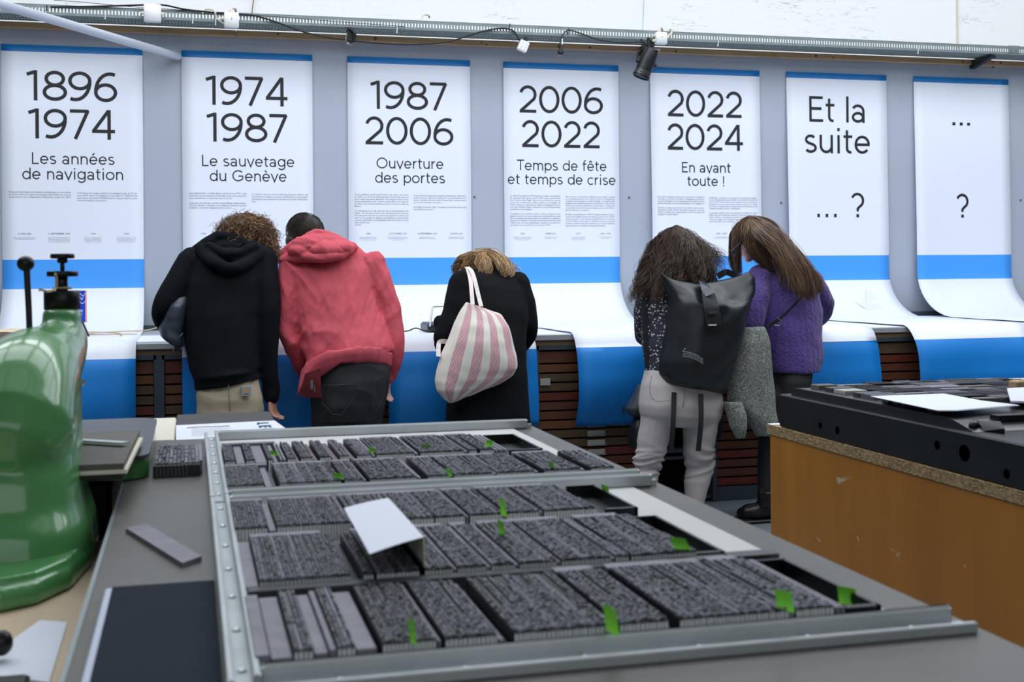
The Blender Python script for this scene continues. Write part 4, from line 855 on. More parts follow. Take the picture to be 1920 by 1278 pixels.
# --- 4 woman with floral blouse
p4=empty('person',(2.7,6.3,0),label='person with long frizzy brown hair in a floral blouse and pale grey jeans',cat='person')
m=MB(); hc=W(1268,468,6.55); T=head(m,hc,Vector((.1,.9,-.45)),Vector((0,.4,.9)),.97); m.tube([hc-Vector((0,.02,.05)),W(1272,510,6.42)],[.05,.055],14,round_ends=True)
torso(m,[(1232,512,1310,512,6.42,.08),(1218,545,1325,545,6.40,.10),(1220,620,1325,620,6.36,.10),(1232,740,1325,740,6.30,.09)])
L4_=[(1220,530,6.42,.062),(1208,580,6.42,.055),(1206,625,6.46,.050),(1220,640,6.65,.042),(1228,636,6.78,.034)]; R4_=[(1325,530,6.42,.062),(1342,580,6.42,.055),(1345,620,6.46,.048),(1338,632,6.7,.038)]; arm(m,L4_); hand(m,W(1230,632,6.82),Vector((.2,1,-.1)),Vector((0,0,-1)),1,curl=12)
arm(m,R4_); hand(m,W(1335,628,6.8),Vector((-.2,1,-.1)),Vector((0,0,-1)),-1,curl=12)
for a in ([(1238,765,6.3,.06),(1220,865,6.32,.05),(1208,960,6.3,.035)],[(1312,765,6.3,.06),(1312,865,6.32,.05),(1304,965,6.3,.035)]): limb(m,a)
blob(m,'body',M['skin'],p4,voxel=.0065,smooth=2); eyes(T,p4)
m=MB(); torso(m,[(1228,512,1315,512,6.44,.07),(1212,525,1330,525,6.42,.10),(1204,545,1338,545,6.40,.115),(1203,590,1340,590,6.38,.125),(1206,640,1340,640,6.35,.125),(1210,690,1345,690,6.32,.12),(1212,702,1345,702,6.32,.115)])
limb(m,L4_); limb(m,R4_)
blob(m,'blouse',M['floral'],p4,voxel=.009,smooth=5,disp=folds(.007,4,4,6,41,2,.6))
m=MB(); torso(m,[(1212,690,1347,690,6.32,.118),(1203,720,1350,720,6.31,.135),(1200,758,1352,758,6.30,.145),(1201,775,1350,778,6.30,.135),(1212,796,1342,798,6.30,.10)])
limb(m,[(1234,775,6.30,.094),(1226,815,6.31,.086),(1219,850,6.32,.079),(1213,870,6.33,.074),(1211,895,6.32,.070),(1206,965,6.3,.050)])
limb(m,[(1314,775,6.30,.100),(1312,820,6.31,.090),(1311,850,6.32,.082),(1312,875,6.33,.076),(1306,905,6.32,.068),(1301,965,6.3,.050)])
fa=folds(.005,5,5,7,51,2,.5)
def fj(c,n):
    z=c.z; k=math.exp(-((z-.345)/.085)**2); w=noise.noise(Vector((c.x*7,c.y*7,z*6)))*.05; r=1-abs(noise.noise(Vector((c.x*5+3,c.y*5,(z+w+c.x*.12)*34))))*3; return fa(c,n)+k*.013*(max(r,-.5)-.2)
blob(m,'jeans',M['light_jeans'],p4,voxel=.007,smooth=9,disp=fj)
m=MB()
for x0 in (1216,): m.tube(spl([W(1222,705,6.17),W(1218,725,6.165),W(1222,745,6.16),W(1236,752,6.155),W(1258,750,6.155)],5),.002,5)
m.build('pocket_seam',mat('jeans_seam',(140,134,134),.8),p4)
m=MB(); m.tube(spl([W(1283,700,6.17),W(1284,735,6.15),W(1280,765,6.16),W(1277,785,6.22)],4),.002,5); m.build('centre_seam',M['strap'] if False else mat('jeans_seam_dark',(120,114,114),.9),p4)
for x in (1206,1301):
    a=W(x,968,6.3); m=MB(); m.bevbox(a.x-.04,a.x+.04,6.22,6.48,0,.08,.02); m.build('shoe',M['boot'],p4)
m=MB(); m.ell(W(1268,458,6.52),(.088,.10,.10)); m.ell(W(1262,492,6.42),(.13,.08,.09)); m.ell(W(1295,502,6.41),(.12,.06,.05)); m.ell(W(1226,515,6.42),(.05,.04,.07)); blob(m,'hair_base',M['hair_brown'],p4,voxel=.01,smooth=3,disp=folds(.014,8,8,12,6,2))
m=MB(); cr=(1268,427,6.46,.012)
guide_hair(m,[(260,[cr,(1240,450,6.40,.03),(1218,490,6.36,.04),(1206,530,6.34,.035),(1198,556,6.34,.025)]),
 (110,[cr,(1232,455,6.42,.03),(1208,500,6.38,.03),(1195,540,6.36,.025),(1190,572,6.36,.018)]),
 (24,[cr,(1228,460,6.42,.02),(1203,505,6.38,.02),(1190,535,6.36,.02),(1180,560,6.36,.01),(1184,580,6.36,.01)]),
 (300,[cr,(1248,450,6.38,.035),(1238,490,6.32,.045),(1232,530,6.28,.035),(1228,570,6.27,.02)]),
 (360,[cr,(1262,450,6.38,.035),(1258,485,6.32,.05),(1260,512,6.29,.045),(1262,528,6.28,.04)]),
 (400,[cr,(1280,448,6.38,.035),(1292,485,6.32,.055),(1300,510,6.30,.045),(1304,524,6.30,.04)]),
 (300,[cr,(1292,450,6.40,.035),(1315,485,6.36,.045),(1328,508,6.34,.035),(1335,522,6.34,.025)]),
 (80,[cr,(1296,450,6.42,.03),(1328,475,6.38,.04),(1342,495,6.36,.04),(1352,512,6.36,.03)]),
 (30,[cr,(1300,448,6.42,.02),(1332,470,6.38,.03),(1350,480,6.36,.03),(1360,500,6.36,.03)])],r=.0013,curl=(.014,4.0),seed=4,fly=.16)
m.build('hair',HT['hair_brown'],p4,smooth=True)
# --- 5 woman in purple
p5=empty('person',(3.35,6.4,0),label='person in a purple cable-knit sweater with long brown hair and glasses',cat='person')
m=MB(); hc=W(1408,452,6.58); T=head(m,hc,Vector((-.80,.5,-.40)),Vector((-.2,.2,.9)),.97); m.tube([hc+Vector((.03,-.02,-.05)),W(1450,500,6.5)],[.05,.055],14,round_ends=True)
torso(m,[(1425,510,1510,510,6.48,.08),(1415,545,1525,545,6.46,.10),(1430,630,1525,630,6.42,.10),(1468,700,1505,700,6.39,.07),(1468,740,1500,740,6.38,.07)])
L5_=[(1424,520,6.44,.072),(1416,565,6.36,.072),(1408,605,6.34,.068),(1392,630,6.44,.056),(1380,632,6.6,.042)]; R5_=[(1520,525,6.52,.066),(1542,560,6.56,.056),(1548,585,6.64,.046),(1530,605,6.8,.038)]; arm(m,L5_); hand(m,W(1378,630,6.66),Vector((-.5,1,0)),Vector((0,0,-1)),1,curl=12)
arm(m,R5_); hand(m,W(1524,605,6.88),Vector((-.4,1,-.2)),Vector((0,0,-1)),-1,curl=12)
for a in ([(1462,745,6.38,.055),(1444,860,6.36,.045),(1434,950,6.30,.034)],[(1498,745,6.38,.055),(1502,860,6.42,.048),(1500,955,6.4,.034)]): limb(m,a)
blob(m,'body',M['skin2'],p5,voxel=.0065,smooth=2); eyes(T,p5)
m=MB(); torso(m,[(1440,492,1500,496,6.52,.06),(1414,500,1518,512,6.50,.10),(1402,530,1530,540,6.47,.125),(1408,580,1538,580,6.44,.135),(1420,630,1539,630,6.42,.135),(1436,670,1537,670,6.40,.13),(1448,696,1532,696,6.39,.12)])
limb(m,L5_); limb(m,R5_)
blob(m,'sweater',M['purple'],p5,voxel=.008,smooth=5,disp=folds(.010,4,4,6,61,2,.5))
m=MB(); torso(m,[(1456,690,1520,690,6.39,.10),(1452,715,1516,712,6.38,.12),(1446,750,1512,750,6.38,.125)])
limb(m,[(1458,745,6.38,.085),(1448,810,6.37,.075),(1441,870,6.35,.062),(1436,955,6.31,.047)]); limb(m,[(1494,745,6.38,.085),(1500,860,6.42,.064),(1500,960,6.4,.047)])
blob(m,'trousers',M['black_leggings'],p5,voxel=.009,smooth=4)
for (px,py,Y,dx) in ((1433,975,6.26,-.10),(1500,975,6.4,.02)):
    a=W(px,py,Y); b=MB(); z=0
    b.tube([(a.x+.02,Y,.17),(a.x+.015,Y,.08)],[.052,.055],14); b.tube(spl([(a.x+.02,Y+.03,.055),(a.x+dx*.4,Y+.02,.055),(a.x+dx,Y+.06,.042)],4),[.05]*8+[.036],14,round_ends=True,flat=.95)
    bt=blob(b,'boot',M['boot'],p5,voxel=.008,smooth=3); 
    b=MB(); b.bevbox(min(a.x-.02,a.x+dx-.03),a.x+.07,Y-.045,Y+.11,0,.018,.005); b.build('sole',M['black_rubber'],bt)
    b=MB(); b.tube(spl([(a.x-.02,Y-.05,.12),(a.x-.05,Y-.06,.15),(a.x-.04,Y-.06,.19),(a.x-.0,Y-.055,.13),(a.x-.03,Y-.06,.10)],5),.003,5); b.build('lace',M['black_rubber'],bt)
m=MB(); m.ell(W(1412,444,6.56),(.10,.105,.105)); m.ell(W(1455,470,6.50),(.12,.07,.06)); m.ell(W(1495,515,6.38),(.075,.05,.10)); blob(m,'hair_base',M['hair_long'],p5,voxel=.01,smooth=3,disp=folds(.006,8,8,8,6,2))
m=MB(); cr=(1404,410,6.52,.014)
guide_hair(m,[(300,[cr,(1385,425,6.46,.022),(1380,455,6.44,.022),(1382,490,6.46,.018),(1388,520,6.46,.012)]),
 (130,[cr,(1378,430,6.50,.012),(1372,470,6.50,.01),(1374,500,6.50,.012),(1392,530,6.48,.010)]),
 (420,[cr,(1402,435,6.42,.03),(1410,465,6.40,.03),(1430,490,6.40,.028),(1450,505,6.38,.02)]),
 (600,[cr,(1430,425,6.42,.03),(1465,455,6.36,.04),(1495,500,6.30,.042),(1512,540,6.28,.035),(1518,562,6.28,.025)]),
 (450,[cr,(1425,420,6.44,.026),(1468,458,6.40,.034),(1508,500,6.36,.030),(1532,530,6.34,.026),(1532,552,6.33,.022)]),
 (350,[cr,(1420,435,6.38,.03),(1455,470,6.32,.036),(1482,510,6.28,.036),(1498,540,6.26,.03),(1500,560,6.26,.025)]),
 (200,[cr,(1438,415,6.5,.016),(1462,438,6.46,.016),(1494,474,6.42,.018),(1526,512,6.38,.018)]),
 (40,[cr,(1432,440,6.34,.03),(1462,470,6.27,.03),(1478,520,6.24,.03),(1486,556,6.24,.03)]),(16,[(1450,480,6.36,.01),(1460,510,6.32,.01),(1470,535,6.31,.01),(1490,540,6.31,.01)])],r=.0013,curl=(.010,1.5),seed=6,fly=.07)
m.build('hair',HT['hair_long'],p5,smooth=True)
m=MB(); a=W(1371,470,6.40); m.tube(spl([a,a+Vector((.01,.0,-.014)),a+Vector((.018,.0,-.030)),a+Vector((.03,.0,-.012)),a+Vector((.022,0,.006)),a],4),.0025,6); m.tube([a,W(1378,464,6.40),W(1392,452,6.42)],.003,6); g5=m.build('glasses',M['glasses'],p5,label='black spectacle frame at the side of the face')
m=MB(); m.rings([[a+Vector(v) for v in ((0,.001,0),(.01,.001,-.014),(.018,.001,-.028),(.03,.001,-.012),(.022,.001,.004))],[a+Vector(v) for v in ((0,.003,0),(.01,.003,-.014),(.018,.003,-.028),(.03,.003,-.012),(.022,.003,.004))]]); m.build('lens',M['lens'],g5)
m=MB(); P=spl([W(1505,555,6.30),W(1492,568,6.28),W(1470,590,6.27),W(1455,602,6.27),W(1440,612,6.27)],6)
m.rings([[p+Vector((.016,0,.022)),p+Vector((.016,-.006,.022)),p+Vector((-.016,-.006,-.022)),p+Vector((-.016,0,-.022))] for p in P]); tag(m.build('shoulder_strap',M['strap'],p5),None)
m=MB(); q=W(1458,602,6.25); m.tube([q+Vector(v) for v in ((-.02,0,-.02),(.012,0,-.025),(.02,0,.005),(.0,0,.02))],.0025,6); m.build('strap_buckle',M['chrome'],p5)

# ------------------------------------------------------------------ carried things
def pillow(rows, Y, depth, n=14, uvm=False, sag=None, back=.3):
    """soft closed bag: rows (xl,yl,xr,yr[,k]) from top to bottom, bulging towards the room"""
    nr=len(rows); vs=[]; uv=[]; fs=[]
    for side in (0,1):
        for i,r in enumerate(rows):
            a,b=W(r[0],r[1],Y),W(r[2],r[3],Y); k=r[4] if len(r)>4 else math.sin(math.pi*min(1,max(0,(i+.0)/(nr-1))))**.5
            for j in range(n+1):
                t=j/n; p=a+(b-a)*t; g=(max(0,1-abs(2*t-1)**2.6))**.55*k
                p=p+Vector((0,(-depth*g if side==0 else depth*back*g),-(r[5] if len(r)>5 else 0)*(1-(2*t-1)**2)))
                vs.append(p); uv.append((t,i/(nr-1)))
    o=nr*(n+1)
    for i in range(nr-1):
        for j in range(n):
            a=i*(n+1)+j; fs.append((a,a+1,a+n+2,a+n+1)); fs.append((o+a,o+a+n+1,o+a+n+2,o+a+1))
    for i in range(nr-1):
        a=i*(n+1); fs.append((a,a+n+1,o+a+n+1,o+a)); a+=n; fs.append((a,o+a,o+a+n+1,a+n+1))
    for j in range(n):
        fs.append((j,o+j,o+j+1,j+1)); a=(nr-1)*(n+1)+j; fs.append((a,a+1,o+a+1,o+a))
    return vs,fs,uv
def soft(name,m_,parent,rows,Y,depth,n=18,disp=None,uvs=False,sub=2,**k):
    # densify rows
    R2=[]
    for a,b in zip(rows,rows[1:]):
        for q in range(3):
            t=q/3; R2.append(tuple(a[i]+(b[i]-a[i])*t for i in range(len(a))))
    R2.append(rows[-1]); vs,fs,uv=pillow(R2,Y,depth,n)
    me=bpy.data.meshes.new(name); me.from_pydata(vs,[],fs); me.materials.append(m_)
    if uvs:
        l=me.uv_layers.new(name='UVMap')
        for lp in me.loops: l.data[lp.index].uv=uv[lp.vertex_index]
    me.update(); o=bpy.data.objects.new(name,me); C.objects.link(o)
    if disp:
        dd=[(v.co.copy(),v.normal.copy()) for v in me.vertices]
        for v,(c,nn) in zip(me.vertices,dd): v.co=c+nn*disp(c,nn)
    me.polygons.foreach_set('use_smooth',[True]*len(me.polygons))
    s_=o.modifiers.new('sub','SUBSURF'); s_.levels=sub; s_.render_levels=sub
    if parent: o.parent=parent; o.matrix_parent_inverse=Matrix.Translation(-Vector(parent.location))
    return tag(o,**k)
# striped tote bag
tb=empty('tote_bag',W(890,660,6.3),label='white tote bag with pink stripes hanging behind the black coat',cat='bag')
rows=[(874,566,906,578,.15),(862,582,940,588,.5),(850,606,955,612,.8),(838,636,962,640,1),(826,664,970,668,1),(818,692,971,690,1),(814,715,962,704,.95),(818,732,930,722,.8),(832,748,886,740,.5),(843,756,856,753,.1)]
soft('bag_body',M['stripes'],tb,rows,6.36,.13,disp=folds(.010,6,6,6,71,2,.8),uvs=True)
def flatband(name,pts,w_,m_,parent,th=.003,**k):
    P=spl([W(*p) for p in pts],6); m=MB(); rs=[]
    for i,p in enumerate(P):
        d=(P[min(i+1,len(P)-1)]-P[max(i-1,0)]).normalized(); s_=d.cross(Vector((0,1,0))).normalized()*w_/2
        rs.append([p-s_,p+s_,p+s_+Vector((0,-th,0)),p-s_+Vector((0,-th,0))])
    m.rings(rs); return m.build(name,m_,parent,**k)
hm=mat('handle_canvas',(216,204,202),.85,var=.12,vscale=60)
flatband('handle',[(886,570,6.30),(884,545,6.36),(882,525,6.42),(878,508,6.50),(874,501,6.58)],.022,hm,tb)
flatband('handle',[(902,574,6.30),(896,550,6.36),(890,525,6.42),(884,508,6.48),(876,500,6.57)],.022,hm,tb)
flatband('handle',[(822,668,6.34),(822,650,6.38),(826,640,6.42),(846,640,6.44),(858,630,6.44)],.024,hm,tb)
# black backpack
bp_=empty('backpack',W(1320,630,6.1),label='black roll-top backpack hanging on the back of the floral blouse',cat='backpack')
rows=[(1236,511,1404,508,.16,.062),(1241,522,1416,520,.34,.056),(1247,540,1417,545,.62,.03),(1252,565,1409,570,.92,.012),(1250,600,1398,600,1,0),(1245,640,1384,640,1,0),(1237,675,1374,680,1,0),(1234,700,1366,708,.95,0),(1240,716,1362,728,.8,0),(1252,724,1357,738,.45,0)]
vb=soft('main_sack',M['tarp'],bp_,rows,6.24,.17,disp=lambda c,n:crease(.016,4,2,35,81)(c,n)+crease(.012,5,3,-30,83)(c,n),n=20)
for v in vb.data.vertices: pass
flatband('buckle_strap',[(1325,532,6.205),(1328,548,6.12),(1332,570,6.062),(1336,590,6.048),(1338,610,6.045)],.085,M['strap'],bp_,th=.006)
flatband('closure_flap',[(1318,530,6.19),(1324,540,6.12),(1333,551,6.085)],.062,mat('flap_grey',(78,84,92),.5),bp_,th=.005)
flatband('buckle',[(1335,583,6.04),(1336,588,6.036)],.05,M['black_rubber'],bp_,th=.008)
m=MB(); q=W(1336,609,6.03); 
for k in range(8): m.box(q.x-.022+k*.0058,q.x-.0185+k*.0058,q.y-.001,q.y+.001,q.z-.004,q.z+.004)
m.build('lettering',M['paper'],bp_,label='tiny white illegible lettering')
m=MB()
for k in range(4):
    P=[W(1280+a*38,659+k*3+a*a*14,6.052-.003*a) for a in [t/8 for t in range(9)]]; m.tube(P,.0011,4)
m.tube([W(1280,659,6.05),W(1286,652,6.05)],.0011,4); m.build('line_emblem',mat('silver_print',(150,165,170),.4),bp_,label='faint silver curved lines')
flatband('side_strap',[(1264,735,6.16),(1262,790,6.12),(1258,843,6.13)],.028,M['strap'],bp_)
flatband('side_strap',[(1314,738,6.14),(1314,790,6.11),(1309,845,6.12)],.028,M['strap'],bp_)
flatband('shoulder_strap',[(1206,560,6.33),(1208,600,6.31),(1211,640,6.30),(1214,690,6.29)],.03,M['strap'],bp_)
flatband('shoulder_strap',[(1345,518,6.34),(1362,510,6.36),(1380,518,6.36)],.035,M['tarp'],bp_)
# tweed coat over the arm
tc_=empty('folded_coat',W(1410,720,6.25),label='grey speckled tweed coat hanging over the arm beside the backpack',cat='coat')
rows=[(1392,612,1432,612,.5),(1378,640,1442,640,.9),(1370,680,1447,680,1),(1364,720,1452,722,1),(1362,752,1455,760,1),(1378,766,1458,790,1),(1400,790,1459,808,.9),(1416,818,1456,818,.6)]
soft('coat_body',M['tweed'],tc_,rows,6.26,.09,disp=folds(.010,6,6,4,91,2,.2))
rows=[(1355,752,1392,752,.8),(1362,775,1398,776,1),(1368,800,1399,800,1),(1380,822,1397,822,.5)]
soft('sleeve',M['tweed'],tc_,rows,6.2,.06,disp=folds(.006,8,8,6,95,2))
# puffer jacket hanging on the arm of the hoodie man
pj=empty('hanging_jacket',W(322,600,6.45),label='slate puffer jacket hooked over the left arm of the navy hoodie',cat='jacket')
rows=[(332,556,350,556,.4),(318,572,350,572,.9),(304,595,350,595,1),(296,615,348,615,1),(300,632,346,634,1),(316,644,344,646,.8),(324,650,342,652,.4)]
soft('jacket_body',M['puffer'],pj,rows,6.50,.10,disp=folds(.012,7,7,7,96,2.2,.8))
m=MB(); m.rings([[W(328,648,6.46),W(346,628,6.46),W(346,628,6.5),W(328,648,6.5)],[W(326,660,6.46),W(348,646,6.46),W(348,646,6.5),W(326,660,6.5)]]); m.build('lining',M['navy_lining'],pj)
cc=flatband('zip',[(325,660,6.44),(327,645,6.43),(336,632,6.43),(343,624,6.43)],.005,M['galv'],pj)
# dark bag hanging left of the pale jeans
db=empty('hanging_bag',W(1185,790,6.55),label='dark jacket and bag hanging at the knees left of the pale jeans',cat='bag')
rows=[(1196,720,1215,720,.5),(1184,745,1215,745,.9),(1172,765,1212,766,1),(1176,776,1210,778,.8),(1190,782,1206,784,.4)]
soft('jacket_fold',M['puffer'],db,rows,6.5,.07,disp=folds(.008,7,7,7,97,2))
rows=[(1188,780,1206,780,.7),(1180,800,1204,800,1),(1177,825,1200,825,1),(1182,840,1196,840,.5)]
soft('bag_pouch',M['tarp'],db,rows,6.52,.07)
m=MB(); a,b=W(1168,762,6.45),W(1170,775,6.45); m.tube([a,b],.006,6); m.build('toggle',M['black_rubber'],db)
db2=empty('hanging_coat',W(1342,800,6.5),label='dark navy coat tail hanging behind the pale jeans on their right',cat='coat')
rows=[(1330,740,1352,740,.6),(1336,780,1354,780,1),(1334,805,1356,806,1),(1334,824,1350,822,.5)]
soft('coat_tail',mat('navy_cloth',(28,32,46),.9),db2,rows,6.55,.04)

# ------------------------------------------------------------------ imposing table with the two formes
TZ=1.06
tb_=empty('imposing_table',(.3,1.8,0),label='heavy grey iron composing table carrying the two type formes',cat='table')
m=MB(); m.bevbox(-.105,.717,.45,2.60,TZ-.045,TZ,.003); m.build('top',M['iron'],tb_)
m=MB(); m.box(-.108,-.100,.45,2.60,TZ-.05,TZ-.001); m.build('edge_strip',M['iron_edge'],tb_)
m=MB(); m.box(-.06,.67,.6,2.5,.08,TZ-.045); m.build('cabinet_base',M['iron_dark'],tb_)
for x in (-.02,.63):
    for y in (.65,2.45):
        m=MB(); m.lathe((x,y,0),[(.03,0),(.03,.08)],12); m.build('foot',M['black_iron'],tb_)
rs=random.Random(11)
def slugs(mb,x0,x1,y0,y1,z0,hh=.0236,t=.0038,seg=.0035,light=.12):
    x=x0; 
    while x<x1-.0015:
        tt=min(t*rs.uniform(.85,1.15),x1-x); mi=2 if rs.random()<light else (1 if rs.random()<.4 else 0); top=z0+hh-.0022+rs.uniform(-.0003,.0003); ye=y1-(rs.uniform(0,.006) if rs.random()<.4 else 0)
        yq=y0+rs.uniform(0,.0007); mb.box(x,x+tt*.90,yq,ye,z0,top,0 if mi<2 else 1,True); mb.quad((x+tt*.1,yq-.0002,z0),(x+tt*.83,yq-.0002,z0),(x+tt*.83,yq-.0002,top-.001),(x+tt*.1,yq-.0002,top-.001),3)  # pale quad paints the front end of each slug as if lit
        y=y0+.001; xa,xb=x+tt*.18,x+tt*.78
        end=ye-.002 if rs.random()<.8 else y0+(ye-y0)*rs.uniform(.3,.9)
        while y<end:
            L=rs.uniform(.5,1.3)*seg
            if rs.random()<.86: mb.box(xa,xb,y,min(y+L*.8,end),top,z0+hh,max(mi,rs.choice((0,1,1,2))),True)
            y+=L
        x+=tt
def forme(name,label,y0,y1,rows,segl):
    e=empty(name,(.03,y0,TZ),label=label,cat='type forme')
    x0,x1=.026,.703
    def rail(a,b,c,d,vert):  # aluminium channel: two ridges and a low web with rivets
        m=MB()
        if vert:
            m.bevbox(a,a+.0065,c,d,TZ,TZ+.018,.0012); m.bevbox(b-.0065,b,c,d,TZ,TZ+.021,.0012); m.box(a+.006,b-.006,c,d,TZ,TZ+.008)
        else:
            m.bevbox(a,b,c,c+.007,TZ,TZ+(.010),.0012); m.bevbox(a,b-.012,d-.009,d,TZ,TZ+.021,.003); m.box(a,b-.004,c+.006,d-.008,TZ,TZ+.006)
        m.build('rail',M['alu'],e)
    rail(x0,x0+.027,y0,y1,True)
    if name: rail(x0+.026,x1,y0,y0+.030,False)
    m=MB(); m.bevbox(x0+.026,x1-.01,y1-.016,y1-.006,TZ,TZ+.021,.003); m.box(x0+.026,x1,y1-.007,y1,TZ,TZ+.009); m.build('rail',M['alu'],e)
    m=MB()
    for k in range(7):
        m.lathe((x0+.0135,y0+.05+k*(y1-y0-.1)/6,TZ+.008),[(.0045,0),(.0035,.002),(.0005,.003)],10)
    for k in range(6): m.lathe((x0+.09+k*.105,y0+.013,TZ+.006),[(.0035,0),(.0028,.002),(.0005,.0028)],10)
    m.build('rivet',M['rivet'],e,smooth=True)
    m=MB(); m.box(x0+.027,.660,y0+.03,y1-.016,TZ+.0002,TZ+.002); m.build('backing_board',M['backing'],e)
    for ya,yb,items,yo in rows:
        for it in items:
            k,a,b=it[0],it[1],it[2]; aa=ya+(it[3] if len(it)>3 else 0); m=MB()
            if k=='s': slugs(m,a,b,aa,yb,TZ+.002,seg=segl); o=m.build('type_block',M['slug'],e); o['kind']='stuff'
            elif k=='p':  # furniture: low wide lead pieces
                m.bevbox(a,b,aa,yb,TZ+.002,TZ+.019,.0008); m.build('lead_furniture',M['lead_light'],e)
            elif k=='q': m.bevbox(a,b,aa,yb,TZ+.002,TZ+.0225,.0006); m.build('lead_rule',M['lead_light'],e)
            elif k=='w': m.bevbox(a,b,aa,yb,TZ+.002,TZ+.018,.0008); m.build('spacing_block',M['purple_wood'],e)
            elif k=='d': m.bevbox(a,b,aa,yb,TZ+.002,TZ+.012,.0006); m.build('spacer',M['galley_teal'],e)
            elif k=='u':   # end of the sheet-iron galley: open tray
                m.box(a,b,aa,yb,TZ+.002,TZ+.004,1); m.box(b-.004,b,aa,yb,TZ+.004,TZ+.021); m.box(a,b,aa,aa+.008,TZ+.004,TZ+.021); m.box(a,b,yb-.004,yb,TZ+.004,TZ+.021); m.build('galley_end',[M['galley'],M['galley_teal']],e)
        # light headline strip at the far edge of the row
        if yo:
            for a,b in yo:
                m=MB(); m.bevbox(a,b,yb+.001,yb+.019,TZ+.002,TZ+.0238,.0006); m.build('head_slug',M['lead_light'],e)
    return e
R5=(1.045,1.243,[('q',.050,.062),('p',.063,.081),('s',.082,.098),('p',.099,.111,.004),('q',.1115,.117),('s',.118,.133),('p',.134,.152,.006),('s',.156,.203),('q',.2035,.206),('s',.210,.256),('p',.257,.262,0),('d',.262,.269),('s',.271,.362),('q',.354,.358),('d',.364,.368),('s',.368,.415),('d',.416,.424),('s',.425,.533),('q',.5335,.538),('s',.540,.580),('q',.581,.585),('q',.586,.590),('u',.592,.628)],[(.368,.41),(.425,.53),(.54,.575)])
R4=(1.290,1.505,[('p',.052,.066),('s',.067,.160),('d',.161,.172),('s',.173,.184),('s',.187,.232),('s',.238,.268),('q',.269,.272),('s',.273,.305),('q',.3055,.309),('s',.310,.336),('q',.3365,.340),('s',.341,.383),('q',.384,.387),('s',.388,.445),('q',.4455,.449),('s',.450,.466),('s',.468,.545),('u',.546,.580)],[(.067,.15),(.187,.30),(.31,.33),(.345,.45),(.47,.53)])
R3=(1.560,1.745,[('s',.052,.092),('p',.093,.102),('s',.103,.196),('s',.198,.300),('s',.302,.341),('q',.342,.345),('s',.347,.390),('q',.3905,.394),('s',.396,.440),('q',.441,.444),('s',.446,.517),('d',.518,.530),('u',.532,.576)],[(.052,.094),(.103,.19),(.198,.34),(.347,.38),(.396,.50)])
R2=(1.872,2.062,[('s',.052,.106),('p',.107,.117),('d',.118,.126),('s',.128,.219),('d',.220,.223),('s',.224,.252),('q',.2525,.256),('d',.257,.260),('s',.262,.335),('q',.336,.340),('d',.341,.349),('s',.351,.387),('d',.388,.391),('s',.392,.455),('q',.456,.459),('s',.460,.522),('q',.5225,.526),('d',.527,.534),('s',.536,.596),('q',.597,.602),('d',.603,.611),('s',.613,.652)],[(.052,.12),(.128,.215),(.224,.255),(.262,.33),(.351,.39),(.392,.50),(.536,.60)])
R1=(2.118,2.325,[('s',.055,.072),('p',.074,.088),('s',.090,.104),('p',.105,.124),('s',.126,.134),('p',.135,.142),('q',.146,.149),('q',.151,.155),('s',.158,.172),('p',.173,.177,.0),('s',.18,.20),('w',.201,.209),('s',.212,.232),('w',.234,.243),('s',.246,.262),('w',.263,.272),('s',.275,.30),('q',.301,.306),('s',.308,.375),('q',.3755,.380),('s',.384,.462),('q',.463,.468),('s',.470,.484),('s',.490,.516),('q',.518,.523),('q',.526,.531),('q',.534,.539),('u',.543,.604)],[(.055,.15),(.308,.37),(.384,.455),(.47,.51)])
forme('type_forme','nearer aluminium-framed forme of metal type with the folded card on it',1.003,1.872-.045,[R5,R4,R3],.0033)
forme('type_forme','farther aluminium-framed forme of metal type, closest to the people',1.840,2.56,[R2,R1],.0048)
# iron galley bar crossing the nearer forme between its rows
m=MB(); m.bevbox(.054,.60,1.266,1.284,TZ+.002,TZ+.020,.001); m.box(.575,.632,1.262,1.286,TZ+.002,TZ+.0215); m.build('galley_bar',M['plate'],label='flat dark iron bar lying across the nearer forme between two type rows',cat='bar')
# green paper markers
FL=[(513,849,14,8,2.13,3,'green paper marker at the left of the farthest type row'),(698,844,14,9,2.14,3,'green paper marker in the middle of the farthest type row'),(800,836,15,7,2.16,4,'green paper marker in the farthest row, right of its middle'),(917,832,12,14,2.17,-5,'curled green paper marker near the right of the farthest type row'),(986,832,14,7,2.18,3,'green paper marker inside the black tray end of the farthest row'),
 (634,892,17,11,1.90,4,'green paper marker left in the second farthest type row'),(842,885,9,14,1.93,6,'green paper marker in the middle of the second farthest type row'),(1035,872,9,15,1.97,8,'green paper marker at the right of the second farthest type row'),
 (1136,921,13,24,1.66,5,'green paper marker by the black tray end of the third type row'),(943,951,11,32,1.58,4,'green paper marker standing in the third type row right of the card'),(940,990,11,30,1.47,5,'green paper marker just below the one in the third row'),(691,1052,9,30,1.315,4,'green paper marker in the shade under the folded card'),
 (1276,1021,32,26,1.31,14,'large bent green paper marker at the right end of the fourth row'),(773,1184,12,46,1.075,5,'green paper marker at the front left of the nearest type row'),(1146,1162,24,52,1.07,8,'tall green paper marker at the front centre of the nearest type row'),(1471,1126,32,38,1.07,6,'green paper marker at the front right of the nearest type row'),(1589,1117,34,34,1.10,4,'rightmost green paper marker standing in the black tray')]
